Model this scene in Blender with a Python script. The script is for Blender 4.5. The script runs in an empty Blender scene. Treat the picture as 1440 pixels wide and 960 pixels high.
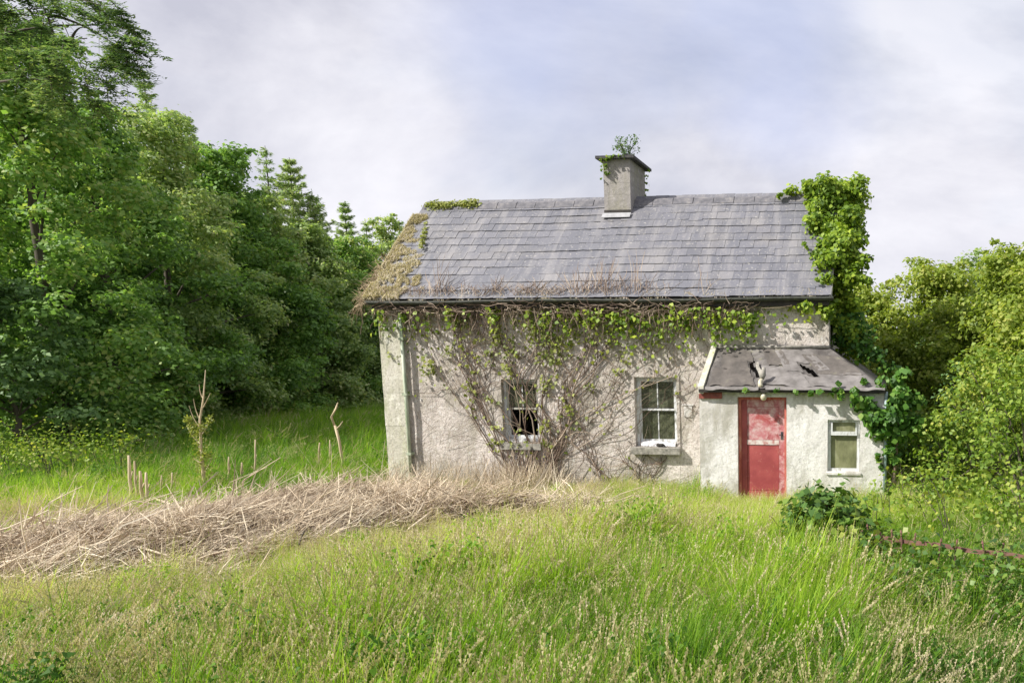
import bpy, math, random
import numpy as np
from mathutils import Vector, Matrix, noise

R = math.radians
rng = np.random.default_rng(7)
random.seed(7)
scene = bpy.context.scene
COL = scene.collection

# ------------------------------------------------------------------ camera
F, PX, PY = 1100.0, 1106.0, 654.0          # focal length and optical axis, in pixels of a 1440 x 960 picture
PITCH, YAW, CAMH = 8.0, 7.0, 2.7
cam_d = bpy.data.cameras.new('camera')
cam = bpy.data.objects.new('camera', cam_d)
COL.objects.link(cam)
cam.location = (0, 0, CAMH)
cam.rotation_euler = (R(90 - PITCH), 0, R(YAW))
cam_d.sensor_width = 36
cam_d.lens = F / 1440 * 36
cam_d.shift_x = -(PX - 720) / 1440
cam_d.shift_y = (PY - 480) / 1440
cam_d.clip_start = 0.05
cam_d.clip_end = 3000
scene.camera = cam
CR = cam.rotation_euler.to_matrix()

def ray(px, py):
    return CR @ Vector(((px - PX) / F, -(py - PY) / F, -1))
def at(px, py, Y):                 # the point of plane y = Y seen at a pixel
    d = ray(px, py); return Vector((0, 0, CAMH)) + d * (Y / d.y)
def gp(px, py, z=0.0):             # the point of height z seen at a pixel
    d = ray(px, py); return Vector((0, 0, CAMH)) + d * ((z - CAMH) / d.z)
def dep(px, py, D):                # the point at depth D seen at a pixel
    return Vector((0, 0, CAMH)) + ray(px, py) * D
def gd(px, D, z=0.0):              # ground point in pixel column px at depth D
    p = dep(px, 500, D); return Vector((p.x, p.y, z))

# ------------------------------------------------------------------ world, sun, exposure
SUN_AZ, SUN_EL = 58.0, 40.0        # from the camera's left, in front of the facade
w = bpy.data.worlds.new('World'); scene.world = w; w.use_nodes = True
nt = w.node_tree; nt.nodes.clear()
def N(t, typ, **k):
    n = t.nodes.new(typ)
    for a, v in k.items():
        setattr(n, a, v)
    return n
def ramp(t, fac, stops):
    r = t.nodes.new('ShaderNodeValToRGB'); e = r.color_ramp.elements
    while len(e) < len(stops): e.new(0.5)
    for i, (p, c) in enumerate(stops):
        e[i].position = p; e[i].color = (*c, 1) if len(c) == 3 else c
    t.links.new(fac, r.inputs[0]); return r.outputs[0]
def math_(t, op, a, b=0.0):
    m = t.nodes.new('ShaderNodeMath'); m.operation = op
    for i, v in ((0, a), (1, b)):
        if isinstance(v, (int, float)): m.inputs[i].default_value = v
        else: t.links.new(v, m.inputs[i])
    return m.outputs[0]
out = N(nt, 'ShaderNodeOutputWorld'); bg = N(nt, 'ShaderNodeBackground')
sky = N(nt, 'ShaderNodeTexSky'); sky.sky_type = 'NISHITA'; sky.sun_disc = False
sky.sun_elevation = R(SUN_EL); sky.sun_rotation = R(180 + SUN_AZ)
sky.air_density = 1.0; sky.dust_density = 1.5; sky.ozone_density = 2.0
tc = N(nt, 'ShaderNodeTexCoord'); mp = N(nt, 'ShaderNodeMapping')
mp.inputs['Scale'].default_value = (1.0, 1.0, 2.2); mp.inputs['Location'].default_value = (3.3, 1.2, 0.45)
n1 = N(nt, 'ShaderNodeTexNoise'); n1.inputs['Scale'].default_value = 1.7; n1.inputs['Detail'].default_value = 6; n1.inputs['Roughness'].default_value = 0.52; n1.inputs['Distortion'].default_value = 0.6
n2 = N(nt, 'ShaderNodeTexNoise'); n2.inputs['Scale'].default_value = 1.9; n2.inputs['Detail'].default_value = 10; n2.inputs['Roughness'].default_value = .58; n2.inputs['Distortion'].default_value = 0.3
r1 = N(nt, 'ShaderNodeValToRGB'); r1.color_ramp.elements[0].position = 0.30; r1.color_ramp.elements[1].position = 0.50
r1.color_ramp.elements[0].color = (.72, .72, .72, 1)
r2 = N(nt, 'ShaderNodeValToRGB'); r2.color_ramp.elements[0].position = 0.38; r2.color_ramp.elements[1].position = 0.60
r2.color_ramp.elements[0].color = (3.9, 3.95, 4.6, 1); r2.color_ramp.elements[1].color = (6.3, 6.25, 6.65, 1)
mx = N(nt, 'ShaderNodeMixRGB')
L = nt.links.new
L(tc.outputs['Generated'], mp.inputs['Vector']); L(mp.outputs[0], n1.inputs['Vector']); L(mp.outputs[0], n2.inputs['Vector'])
L(n1.outputs['Fac'], r1.inputs[0]); L(n2.outputs['Fac'], r2.inputs[0])
L(r1.outputs[0], mx.inputs[0]); L(sky.outputs[0], mx.inputs[1]); L(r2.outputs[0], mx.inputs[2])
# two openings in the cloud, high over the chimney and further right
def gap(px, py, rad, soft):
    d0 = ray(px, py).normalized(); vm = N(nt, 'ShaderNodeVectorMath', operation='DISTANCE'); nd = N(nt, 'ShaderNodeTexNoise'); nd.inputs['Scale'].default_value = 3.2; nd.inputs['Detail'].default_value = 6
    L(tc.outputs['Generated'], nd.inputs['Vector']); L(tc.outputs['Generated'], vm.inputs[0]); vm.inputs[1].default_value = d0
    a = math_(nt, 'ADD', vm.outputs['Value'], math_(nt, 'MULTIPLY', math_(nt, 'SUBTRACT', nd.outputs['Fac'], .5), .55))
    return ramp(nt, a, [(rad, (1, 1, 1)), (rad + soft, (0, 0, 0))])
gg = math_(nt, 'MAXIMUM', gap(725, 30, .05, .17), gap(1075, -20, .05, .12))
gm = N(nt, 'ShaderNodeMixRGB'); L(math_(nt, 'MULTIPLY', gg, .45), gm.inputs[0]); L(mx.outputs[0], gm.inputs[1]); gm.inputs[2].default_value = (2.9, 3.5, 5.6, 1)
L(gm.outputs[0], bg.inputs['Color']); bg.inputs['Strength'].default_value = 0.095
L(bg.outputs[0], out.inputs['Surface'])

sd = bpy.data.lights.new('sun', 'SUN'); sd.energy = 4.6; sd.angle = R(1.0); sd.color = (1, .955, .87)
sun = bpy.data.objects.new('sun', sd); COL.objects.link(sun)
dv = Vector((math.sin(R(SUN_AZ)) * math.cos(R(SUN_EL)), math.cos(R(SUN_AZ)) * math.cos(R(SUN_EL)), -math.sin(R(SUN_EL))))
sun.rotation_euler = dv.to_track_quat('-Z', 'Y').to_euler(); sun.location = (-30, -20, 30)
scene.view_settings.view_transform = 'Standard'; scene.view_settings.look = 'None'
scene.view_settings.gamma = 1; scene.view_settings.use_curve_mapping = False
scene.view_settings.exposure = 0.7
scene.render.resolution_x = 1024; scene.render.resolution_y = 682
scene.render.engine = 'CYCLES'
scene.cycles.filter_width = 1.5; scene.cycles.max_bounces = 5; scene.cycles.diffuse_bounces = 3; scene.cycles.transmission_bounces = 4; scene.cycles.glossy_bounces = 2; scene.cycles.transparent_max_bounces = 16

# ------------------------------------------------------------------ materials
def base_mat(name):
    m = bpy.data.materials.new(name); m.use_nodes = True
    t = m.node_tree; return m, t, t.nodes['Principled BSDF'], t.nodes['Material Output']
def tex(t, scale, detail=5, rough=.55, sc=None, coord='Object', dist=0.0):
    c = t.nodes.new('ShaderNodeTexCoord'); v = c.outputs[coord]
    if sc:
        mpp = t.nodes.new('ShaderNodeMapping'); mpp.inputs['Scale'].default_value = sc
        t.links.new(v, mpp.inputs['Vector']); v = mpp.outputs[0]
    n = t.nodes.new('ShaderNodeTexNoise'); n.inputs['Scale'].default_value = scale
    n.inputs['Detail'].default_value = detail; n.inputs['Roughness'].default_value = rough; n.inputs['Distortion'].default_value = dist
    t.links.new(v, n.inputs['Vector']); return n.outputs['Fac']
def mixc(t, fac, a, b, mode='MIX'):
    m = t.nodes.new('ShaderNodeMixRGB'); m.blend_type = mode
    for i, v in ((0, fac), (1, a), (2, b)):
        if isinstance(v, (int, float)): m.inputs[i].default_value = v
        elif isinstance(v, tuple): m.inputs[i].default_value = (*v, 1)
        else: t.links.new(v, m.inputs[i])
    return m.outputs[0]
def bump(t, b, h, strength, dist=0.02):
    n = t.nodes.new('ShaderNodeBump'); n.inputs['Strength'].default_value = strength; n.inputs['Distance'].default_value = dist
    t.links.new(h, n.inputs['Height']); t.links.new(n.outputs[0], b.inputs['Normal'])

def mat_plaster(name, c1, c2, stain, dark, coarse=1.0, bstr=.6):
    m, t, b, o = base_mat(name)
    a = ramp(t, tex(t, 1.1, 6, .62, (1, 1, .7)), [(.36, c2), (.62, c1)])
    s = ramp(t, tex(t, 2.3, 7, .7, (1.2, 1, .45), dist=.5), [(.47, (0, 0, 0)), (.64, (.85, .85, .85))])
    c = mixc(t, s, a, stain)
    d = ramp(t, tex(t, 22, 5, .85), [(.51, (0, 0, 0)), (.62, (.75, .75, .75))])
    c = mixc(t, d, c, dark)
    l = ramp(t, tex(t, 7, 5, .7), [(.56, (0, 0, 0)), (.66, (.55, .55, .55))])
    c = mixc(t, l, c, tuple(min(.8, v * 1.25) for v in c1))
    # algae and splashed soil creeping up from the foot, in ragged tongues
    co_ = t.nodes.new('ShaderNodeTexCoord'); sx_ = t.nodes.new('ShaderNodeSeparateXYZ'); t.links.new(co_.outputs['Object'], sx_.inputs[0])
    al = math_(t, 'SUBTRACT', math_(t, 'MULTIPLY', tex(t, 3.5, 6, .7, (1, 1, .5)), 1.9), sx_.outputs['Z'])
    c = mixc(t, ramp(t, al, [(.35, (0, 0, 0)), (1.0, (.65, .65, .65))]), c, (.29, .27, .21))
    # thin dark runs
    ru = ramp(t, tex(t, 9, 5, .7, (1.6, 1, .10)), [(.58, (0, 0, 0)), (.70, (.55, .55, .55))])
    c = mixc(t, ru, c, tuple(v * .62 for v in c2))
    # hairline cracks
    vo = t.nodes.new('ShaderNodeTexVoronoi'); vo.feature = 'DISTANCE_TO_EDGE'; vo.inputs['Scale'].default_value = 1.5
    mpv = t.nodes.new('ShaderNodeVectorMath'); mpv.operation = 'ADD'; nv_ = t.nodes.new('ShaderNodeTexNoise'); nv_.inputs['Scale'].default_value = 4; nv_.inputs['Detail'].default_value = 6
    t.links.new(co_.outputs['Object'], nv_.inputs['Vector']); t.links.new(co_.outputs['Object'], mpv.inputs[0]); t.links.new(nv_.outputs['Color'], mpv.inputs[1]); t.links.new(mpv.outputs[0], vo.inputs['Vector'])
    ck = math_(t, 'MULTIPLY', ramp(t, vo.outputs['Distance'], [(.0, (1, 1, 1)), (.010, (0, 0, 0))]), ramp(t, tex(t, 1.7, 3), [(.48, (0, 0, 0)), (.58, (.8, .8, .8))]))
    c = mixc(t, ck, c, tuple(v * .4 for v in c2))
    t.links.new(c, b.inputs['Base Color']); b.inputs['Roughness'].default_value = .95
    h = math_(t, 'ADD', math_(t, 'MULTIPLY', tex(t, 70 * coarse, 3, .7), .5), math_(t, 'MULTIPLY', tex(t, 9, 5, .6), 1.2))
    bump(t, b, h, bstr, .035); return m
def mat_noise(name, stops, scale=8, rough=.85, bscale=40, bstr=.3, sc=None, metal=0, detail=5):
    m, t, b, o = base_mat(name)
    t.links.new(ramp(t, tex(t, scale, detail, .6, sc), stops), b.inputs['Base Color'])
    b.inputs['Roughness'].default_value = rough; b.inputs['Metallic'].default_value = metal
    if bstr: bump(t, b, tex(t, bscale, 4, .6, sc), bstr, .01)
    return m
def mat_leaf(name, stops, trans=.45, rough=.55, big=.35, spec=.35):
    """leaves: colour by island and by a slow drift across the plant, thin enough for light to pass"""
    m, t, b, o = base_mat(name)
    g = t.nodes.new('ShaderNodeNewGeometry')
    f = math_(t, 'ADD', math_(t, 'MULTIPLY', g.outputs['Random Per Island'], .55), math_(t, 'MULTIPLY', tex(t, big, 3, .6), .9))
    oi = t.nodes.new('ShaderNodeObjectInfo')
    f = math_(t, 'ADD', f, math_(t, 'MULTIPLY', math_(t, 'SUBTRACT', oi.outputs['Random'], .5), .18))
    f = math_(t, 'SUBTRACT', f, .23)
    c = ramp(t, f, stops)
    t.links.new(c, b.inputs['Base Color']); b.inputs['Roughness'].default_value = rough
    b.inputs['Specular IOR Level'].default_value = spec
    tr = t.nodes.new('ShaderNodeBsdfTranslucent'); t.links.new(mixc(t, 1.0, c, (1.25, 1.3, .6), 'MULTIPLY'), tr.inputs['Color'])
    ms = t.nodes.new('ShaderNodeMixShader'); ms.inputs[0].default_value = trans
    t.links.new(b.outputs[0], ms.inputs[1]); t.links.new(tr.outputs[0], ms.inputs[2]); t.links.new(ms.outputs[0], o.inputs['Surface'])
    return m
def mat_tint(name, stops, trans=.5, rough=.6):
    """grass blades: colour from the tuft's own tint"""
    m, t, b, o = base_mat(name)
    a = t.nodes.new('ShaderNodeAttribute'); a.attribute_type = 'INSTANCER'; a.attribute_name = 'tint'
    g = t.nodes.new('ShaderNodeNewGeometry')
    f = math_(t, 'ADD', a.outputs['Fac'], math_(t, 'MULTIPLY', math_(t, 'SUBTRACT', g.outputs['Random Per Island'], .5), .42))
    c = ramp(t, f, stops)
    t.links.new(c, b.inputs['Base Color']); b.inputs['Roughness'].default_value = rough; b.inputs['Specular IOR Level'].default_value = .3
    tr = t.nodes.new('ShaderNodeBsdfTranslucent'); t.links.new(mixc(t, 1.0, c, (1.2, 1.25, .7), 'MULTIPLY'), tr.inputs['Color'])
    ms = t.nodes.new('ShaderNodeMixShader'); ms.inputs[0].default_value = trans
    t.links.new(b.outputs[0], ms.inputs[1]); t.links.new(tr.outputs[0], ms.inputs[2]); t.links.new(ms.outputs[0], o.inputs['Surface'])
    return m

M = {}
M['wall'] = mat_plaster('roughcast_render', (.72, .66, .62), (.42, .375, .335), (.38, .35, .29), (.27, .215, .185), 1.0, 1.0)
M['porch'] = mat_plaster('limewashed_render', (.76, .745, .74), (.58, .56, .54), (.38, .36, .31), (.44, .42, .40), 1.4, .45)
M['pilaster'] = mat_plaster('mossy_plaster', (.66, .63, .57), (.52, .50, .42), (.42, .43, .28), (.30, .28, .22), 1.2, .5)
M['chimney'] = mat_plaster('chimney_render', (.36, .335, .325), (.25, .235, .225), (.27, .255, .20), (.22, .21, .19), 1.0, .4)
M['capstone'] = mat_noise('dark_cap', [(.4, (.035, .035, .04)), (.7, (.09, .085, .08))], 12)
M['deck'] = mat_noise('roof_deck', [(.3, (.03, .028, .026)), (.7, (.06, .055, .05))])
M['gutter'] = mat_noise('old_iron', [(.35, (.02, .022, .02)), (.62, (.055, .06, .045)), (.8, (.13, .15, .05))], 14, .6)
M['mossstone'] = mat_noise('sill_stone', [(.3, (.12, .115, .10)), (.52, (.26, .245, .215)), (.75, (.42, .40, .36))], 16, .95, 60, .5)
M['whitewood'] = mat_noise('flaking_white_paint', [(.36, (.34, .33, .29)), (.48, (.58, .59, .60)), (.8, (.70, .72, .75))], 18, .6, 60, .25, (1, 1, .3))
M['greywood'] = mat_noise('greyed_timber', [(.3, (.25, .24, .2)), (.7, (.5, .5, .44))], 18, .8, 60, .25, (1, 1, .2))
M['redwood'] = mat_noise('red_paint_edge', [(.35, (.15, .035, .03)), (.7, (.36, .09, .07))], 14, .6)
def mat_twig(name, stops, big=1.0):
    m, t, b, o = base_mat(name); g = t.nodes.new('ShaderNodeNewGeometry')
    f = math_(t, 'ADD', math_(t, 'MULTIPLY', g.outputs['Random Per Island'], .7), math_(t, 'MULTIPLY', math_(t, 'SUBTRACT', tex(t, big, 4, .6), .35), 1.1))
    t.links.new(ramp(t, f, stops), b.inputs['Base Color']); b.inputs['Roughness'].default_value = .9; return m
M['stick'] = mat_twig('dead_wood', [(.02, (.17, .125, .085)), (.28, (.42, .33, .235)), (.60, (.62, .52, .39)), (.95, (.74, .66, .52))])
M['stump'] = mat_noise('barkless_wood', [(.3, (.34, .26, .15)), (.6, (.58, .47, .32))], 9, .9, 60, .2, (1, 1, .2))
M['creepstem'] = mat_twig('creeper_stem', [(.08, (.045, .03, .022)), (.40, (.15, .10, .075)), (.68, (.30, .23, .175)), (.98, (.50, .41, .32))], 2.2)
M['bark'] = mat_noise('bark', [(.3, (.05, .042, .032)), (.7, (.13, .11, .08))], 6, .95, 30, .5, (1, 1, .3))
M['rust'] = mat_noise('rusty_iron', [(.3, (.11, .05, .04)), (.6, (.22, .11, .09)), (.8, (.30, .19, .155))], 9, .8, 60, .3)
M['soil'] = mat_noise('soil', [(.3, (.05, .06, .02)), (.55, (.09, .10, .035)), (.75, (.15, .12, .07))], 2.2, .95, 20, .6)
M['litter'] = mat_noise('brush_litter', [(.3, (.16, .11, .075)), (.55, (.30, .22, .16)), (.75, (.44, .36, .27))], 5, .95, 40, .8)
M['ceramic'] = mat_noise('weathered_ceramic', [(.3, (.42, .38, .28)), (.7, (.68, .63, .5))], 14, .35, 60, .1)
M['cloth'] = mat_noise('old_net', [(.35, (.34, .35, .25)), (.7, (.56, .57, .45))], 14, .9, 60, .2, (3, 1, .4))
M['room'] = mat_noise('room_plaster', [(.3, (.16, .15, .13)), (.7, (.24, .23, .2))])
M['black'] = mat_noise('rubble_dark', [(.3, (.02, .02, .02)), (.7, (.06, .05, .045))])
M['pipe'] = mat_noise('downpipe_green', [(.35, (.20, .26, .16)), (.6, (.42, .46, .36)), (.8, (.62, .64, .56))], 9, .6, 60, .1, (1, 1, .2))
M['bluepipe'] = mat_noise('downpipe_blue', [(.3, (.16, .22, .22)), (.7, (.34, .44, .45))], 9, .5)

# slates: each slate its own grey, lichen over all
m, t, b, o = base_mat('roof_slate'); M['slate'] = m
g = t.nodes.new('ShaderNodeNewGeometry'); oi = t.nodes.new('ShaderNodeObjectInfo')
rnd = math_(t, 'FRACT', math_(t, 'ADD', g.outputs['Random Per Island'], oi.outputs['Random']))
c = ramp(t, rnd, [(.0, (.118, .120, .142)), (.5, (.134, .136, .160)), (.95, (.152, .152, .176)), (1.0, (.20, .195, .21))])
geo_p = t.nodes.new('ShaderNodeNewGeometry').outputs['Position']
nn = t.nodes.new('ShaderNodeTexNoise'); nn.inputs['Scale'].default_value = 1.6; nn.inputs['Detail'].default_value = 8; nn.inputs['Roughness'].default_value = .68
t.links.new(geo_p, nn.inputs['Vector'])
c = mixc(t, ramp(t, nn.outputs['Fac'], [(.48, (0, 0, 0)), (.70, (.5, .5, .5))]), c, (.24, .225, .215))
n3 = t.nodes.new('ShaderNodeTexNoise'); n3.inputs['Scale'].default_value = 24; n3.inputs['Detail'].default_value = 5; t.links.new(geo_p, n3.inputs['Vector'])
c = mixc(t, ramp(t, n3.outputs['Fac'], [(.60, (0, 0, 0)), (.72, (.7, .7, .7))]), c, (.42, .40, .37))
n4 = t.nodes.new('ShaderNodeTexNoise'); n4.inputs['Scale'].default_value = 1.0; n4.inputs['Detail'].default_value = 6
m4 = t.nodes.new('ShaderNodeMapping'); m4.inputs['Scale'].default_value = (7, .7, .7); m4.inputs['Rotation'].default_value = (0, .35, 0); t.links.new(geo_p, m4.inputs['Vector']); t.links.new(m4.outputs[0], n4.inputs['Vector'])
c = mixc(t, ramp(t, n4.outputs['Fac'], [(.50, (0, 0, 0)), (.66, (.42, .42, .42))]), c, (.27, .26, .265))
t.links.new(c, b.inputs['Base Color']); b.inputs['Roughness'].default_value = .55
bump(t, b, n3.outputs['Fac'], .35, .01)

# torn roofing felt
m, t, b, o = base_mat('roofing_felt'); M['felt'] = m
c = ramp(t, tex(t, 2.4, 7, .65, dist=.8), [(.34, (.055, .048, .045)), (.5, (.105, .095, .09)), (.62, (.17, .155, .15)), (.75, (.23, .22, .17))])
c = mixc(t, ramp(t, tex(t, 5, 5, .7), [(.55, (0, 0, 0)), (.72, (.5, .5, .5))]), c, (.19, .19, .09))
t.links.new(c, b.inputs['Base Color']); b.inputs['Roughness'].default_value = .7
bump(t, b, math_(t, 'ADD', tex(t, 5, 5, .6, dist=1.0), math_(t, 'MULTIPLY', tex(t, 60, 3), .15)), .7, .05)

# red door paint, upper panel flaked to pink and grey
def mat_door(name, peel):
    m, t, b, o = base_mat(name)
    c = ramp(t, tex(t, 3, 4), [(.35, (.27, .045, .050)), (.7, (.40, .085, .085))])
    if peel:
        pk = ramp(t, tex(t, 4.2, 8, .72, (1.0, 1, 1.2), dist=.7), [(.38, (0, 0, 0)), (.52, (.9, .9, .9))])
        c = mixc(t, pk, c, ramp(t, tex(t, 9, 5), [(.4, (.46, .17, .19)), (.6, (.58, .40, .40)), (.75, (.50, .46, .44))]))
    else:
        pk = ramp(t, tex(t, 9, 7, .75), [(.58, (0, 0, 0)), (.68, (.5, .5, .5))])
        c = mixc(t, pk, c, (.50, .22, .18))
    t.links.new(c, b.inputs['Base Color']); b.inputs['Roughness'].default_value = .55
    bump(t, b, tex(t, 12, 6, .7), .3, .01); return m
M['door'] = mat_door('red_paint', False); M['doorpeel'] = mat_door('red_paint_flaked', True)
M['doorrail'] = mat_noise('grey_bare_rail', [(.35, (.40, .16, .15)), (.5, (.55, .46, .44)), (.75, (.66, .62, .60))], 12, .8)

# dirty window glass
m, t, b, o = base_mat('dirty_glass'); M['glass'] = m
b.inputs['Base Color'].default_value = (.06, .065, .04, 1); b.inputs['Roughness'].default_value = .12
c = ramp(t, tex(t, 7, 6, .7), [(.35, (.05, .055, .035)), (.6, (.13, .14, .09)), (.8, (.28, .28, .22))])
t.links.new(c, b.inputs['Base Color']); bump(t, b, tex(t, 3, 2), .15, .02)
tr = t.nodes.new('ShaderNodeBsdfTransparent'); ms = t.nodes.new('ShaderNodeMixShader')
t.links.new(ramp(t, tex(t, 5, 6, .7), [(.35, (.35, .35, .35)), (.65, (.75, .75, .75))]), ms.inputs[0])
t.links.new(tr.outputs[0], ms.inputs[1]); t.links.new(b.outputs[0], ms.inputs[2]); t.links.new(ms.outputs[0], o.inputs['Surface'])

GR = lambda k: tuple(k * v for v in (1, 1, 1))
M['leaf_broad'] = mat_leaf('leaf_broad', [(.12, (0.077, 0.150, 0.039)), (.40, (0.165, 0.306, 0.074)), (.62, (0.252, 0.421, 0.107)), (.88, (0.406, 0.448, 0.159))])
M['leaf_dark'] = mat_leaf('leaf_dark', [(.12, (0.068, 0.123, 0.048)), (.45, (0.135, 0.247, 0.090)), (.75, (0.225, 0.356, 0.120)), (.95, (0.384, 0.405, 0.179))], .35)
M['leaf_light'] = mat_leaf('leaf_light', [(.12, (0.128, 0.205, 0.081)), (.40, (0.257, 0.368, 0.135)), (.65, (0.406, 0.510, 0.199)), (.9, (0.589, 0.561, 0.320))])
M['leaf_ash'] = mat_leaf('leaf_ash', [(.12, (0.065, 0.116, 0.057)), (.45, (0.129, 0.224, 0.094)), (.7, (0.217, 0.303, 0.124)), (.9, (0.369, 0.411, 0.186))], .4)
M['leaf_olive'] = mat_leaf('leaf_olive', [(.12, (0.096, 0.148, 0.024)), (.40, (0.206, 0.284, 0.045)), (.65, (0.315, 0.391, 0.068)), (.9, (0.436, 0.445, 0.120))], .45, .55, .5)
M['needle'] = mat_leaf('needle', [(.12, (0.152, 0.246, 0.136)), (.45, (0.334, 0.470, 0.204)), (.75, (0.547, 0.620, 0.304)), (.95, (0.620, 0.620, 0.476))], .25)
M['ivy'] = mat_leaf('ivy_leaf', [(.12, (0.062, 0.121, 0.013)), (.38, (0.144, 0.242, 0.022)), (.62, (0.268, 0.373, 0.032)), (.9, (0.432, 0.504, 0.063))], .4, .5, .9, .3)
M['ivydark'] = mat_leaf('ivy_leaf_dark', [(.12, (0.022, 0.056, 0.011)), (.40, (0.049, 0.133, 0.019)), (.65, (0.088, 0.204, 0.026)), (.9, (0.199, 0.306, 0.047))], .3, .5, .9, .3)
M['creeper'] = mat_leaf('creeper_leaf', [(.12, (.12, .16, .03)), (.4, (.22, .26, .05)), (.7, (.34, .36, .09)), (.92, (.42, .40, .16))], .4, .5, 1.4)
M['moss'] = mat_leaf('moss_tuft', [(.12, (0.291, 0.258, 0.142)), (.40, (0.493, 0.433, 0.284)), (.65, (0.620, 0.540, 0.446)), (.9, (0.620, 0.620, 0.620))], .25, .9, 1.6, .1)
M['bramble'] = mat_leaf('bramble_leaf', [(.12, (0.026, 0.060, 0.014)), (.40, (0.065, 0.144, 0.026)), (.65, (0.130, 0.228, 0.036)), (.90, (0.312, 0.336, 0.060))], .3, .45, 1.2)
M['weed'] = mat_leaf('weed_leaf', [(.12, (0.077, 0.143, 0.020)), (.40, (0.169, 0.273, 0.036)), (.65, (0.293, 0.377, 0.058)), (.9, (0.462, 0.455, 0.101))], .4, .55, .9)
M['straw'] = mat_leaf('dry_straw', [(.12, (.24, .18, .11)), (.45, (.40, .31, .21)), (.9, (.56, .47, .34))], .2, .9, 2.0, .1)
GS = [(.0, (.06, .15, .016)), (.22, (.14, .28, .024)), (.45, (.27, .44, .036)), (.66, (.43, .56, .065)), (.82, (.55, .58, .19)), (1.0, (.62, .55, .36))]
M['blade'] = mat_tint('grass_blade', GS)
M['seed'] = mat_tint('grass_seed_head', [(0, (.30, .31, .14)), (.5, (.46, .42, .23)), (1, (.62, .53, .40))], .3, .9)

# ------------------------------------------------------------------ helpers
def tag(o, label=None, cat=None, group=None, kind=None):
    if label: o['label'] = label
    if cat: o['category'] = cat
    if group: o['group'] = group
    if kind: o['kind'] = kind
    return o
def thing(name, loc, label, cat, group=None):
    o = bpy.data.objects.new(name, None); COL.objects.link(o); o.location = loc
    o.empty_display_size = .3
    return tag(o, label, cat, group)
def world_loc(p):
    v = Vector((0, 0, 0))
    while p: v += p.location; p = p.parent
    return v
class MB:
    """collects geometry in world coordinates, then links it as one mesh object"""
    def __init__(s): s.v = []; s.f = []; s.m = []; s.cur = 0
    def poly(s, pts):
        n = len(s.v); s.v += [tuple(p) for p in pts]; s.f.append(tuple(range(n, n + len(pts)))); s.m.append(s.cur)
    def box(s, x0, x1, y0, y1, z0, z1):
        n = len(s.v)
        s.v += [(x, y, z) for z in (z0, z1) for y in (y0, y1) for x in (x0, x1)]
        for f in ((0, 2, 3, 1), (4, 5, 7, 6), (0, 1, 5, 4), (2, 6, 7, 3), (0, 4, 6, 2), (1, 3, 7, 5)):
            s.f.append(tuple(n + i for i in f)); s.m.append(s.cur)
        return s
    def hexa(s, lo, hi):                     # two quads, bottom and top
        n = len(s.v); s.v += [tuple(p) for p in lo] + [tuple(p) for p in hi]
        for f in ((3, 2, 1, 0), (4, 5, 6, 7), (0, 1, 5, 4), (1, 2, 6, 5), (2, 3, 7, 6), (3, 0, 4, 7)):
            s.f.append(tuple(n + i for i in f)); s.m.append(s.cur)
        return s
    def tube(s, pts, rad, sides=6, cap=True):
        pts = [Vector(p) for p in pts]; k = len(pts)
        rad = [rad] * k if isinstance(rad, (int, float)) else rad
        n = len(s.v); up = Vector((.31, .17, .93))
        for i, p in enumerate(pts):
            d = (pts[min(i + 1, k - 1)] - pts[max(i - 1, 0)])
            if d.length < 1e-6: d = Vector((0, 0, 1))
            d.normalize(); a = d.cross(up)
            if a.length < .1: a = d.cross(Vector((1, 0, 0)))
            a.normalize(); b = d.cross(a)
            for j in range(sides):
                t = 2 * math.pi * j / sides
                s.v.append(tuple(p + (a * math.cos(t) + b * math.sin(t)) * rad[i]))
        for i in range(k - 1):
            for j in range(sides):
                j2 = (j + 1) % sides
                s.f.append((n + i * sides + j, n + i * sides + j2, n + (i + 1) * sides + j2, n + (i + 1) * sides + j)); s.m.append(s.cur)
        if cap:
            s.f.append(tuple(n + j for j in range(sides))[::-1]); s.m.append(s.cur)
            s.f.append(tuple(n + (k - 1) * sides + j for j in range(sides))); s.m.append(s.cur)
        return s
    def build(s, name, mats, parent=None, smooth=False):
        o_ = world_loc(parent)
        me = bpy.data.meshes.new(name)
        me.from_pydata([(x - o_.x, y - o_.y, z - o_.z) for x, y, z in s.v], [], s.f)
        mats = mats if isinstance(mats, (list, tuple)) else [mats]
        for mm in mats: me.materials.append(mm)
        if len(mats) > 1: me.polygons.foreach_set('material_index', s.m)
        if smooth: me.polygons.foreach_set('use_smooth', [True] * len(s.f))
        me.update()
        o = bpy.data.objects.new(name, me); COL.objects.link(o)
        if parent: o.parent = parent
        return o
def nz(x, y, z=0.0, s=1.0):
    return noise.noise(Vector((x * s, y * s, z * s)))

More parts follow.
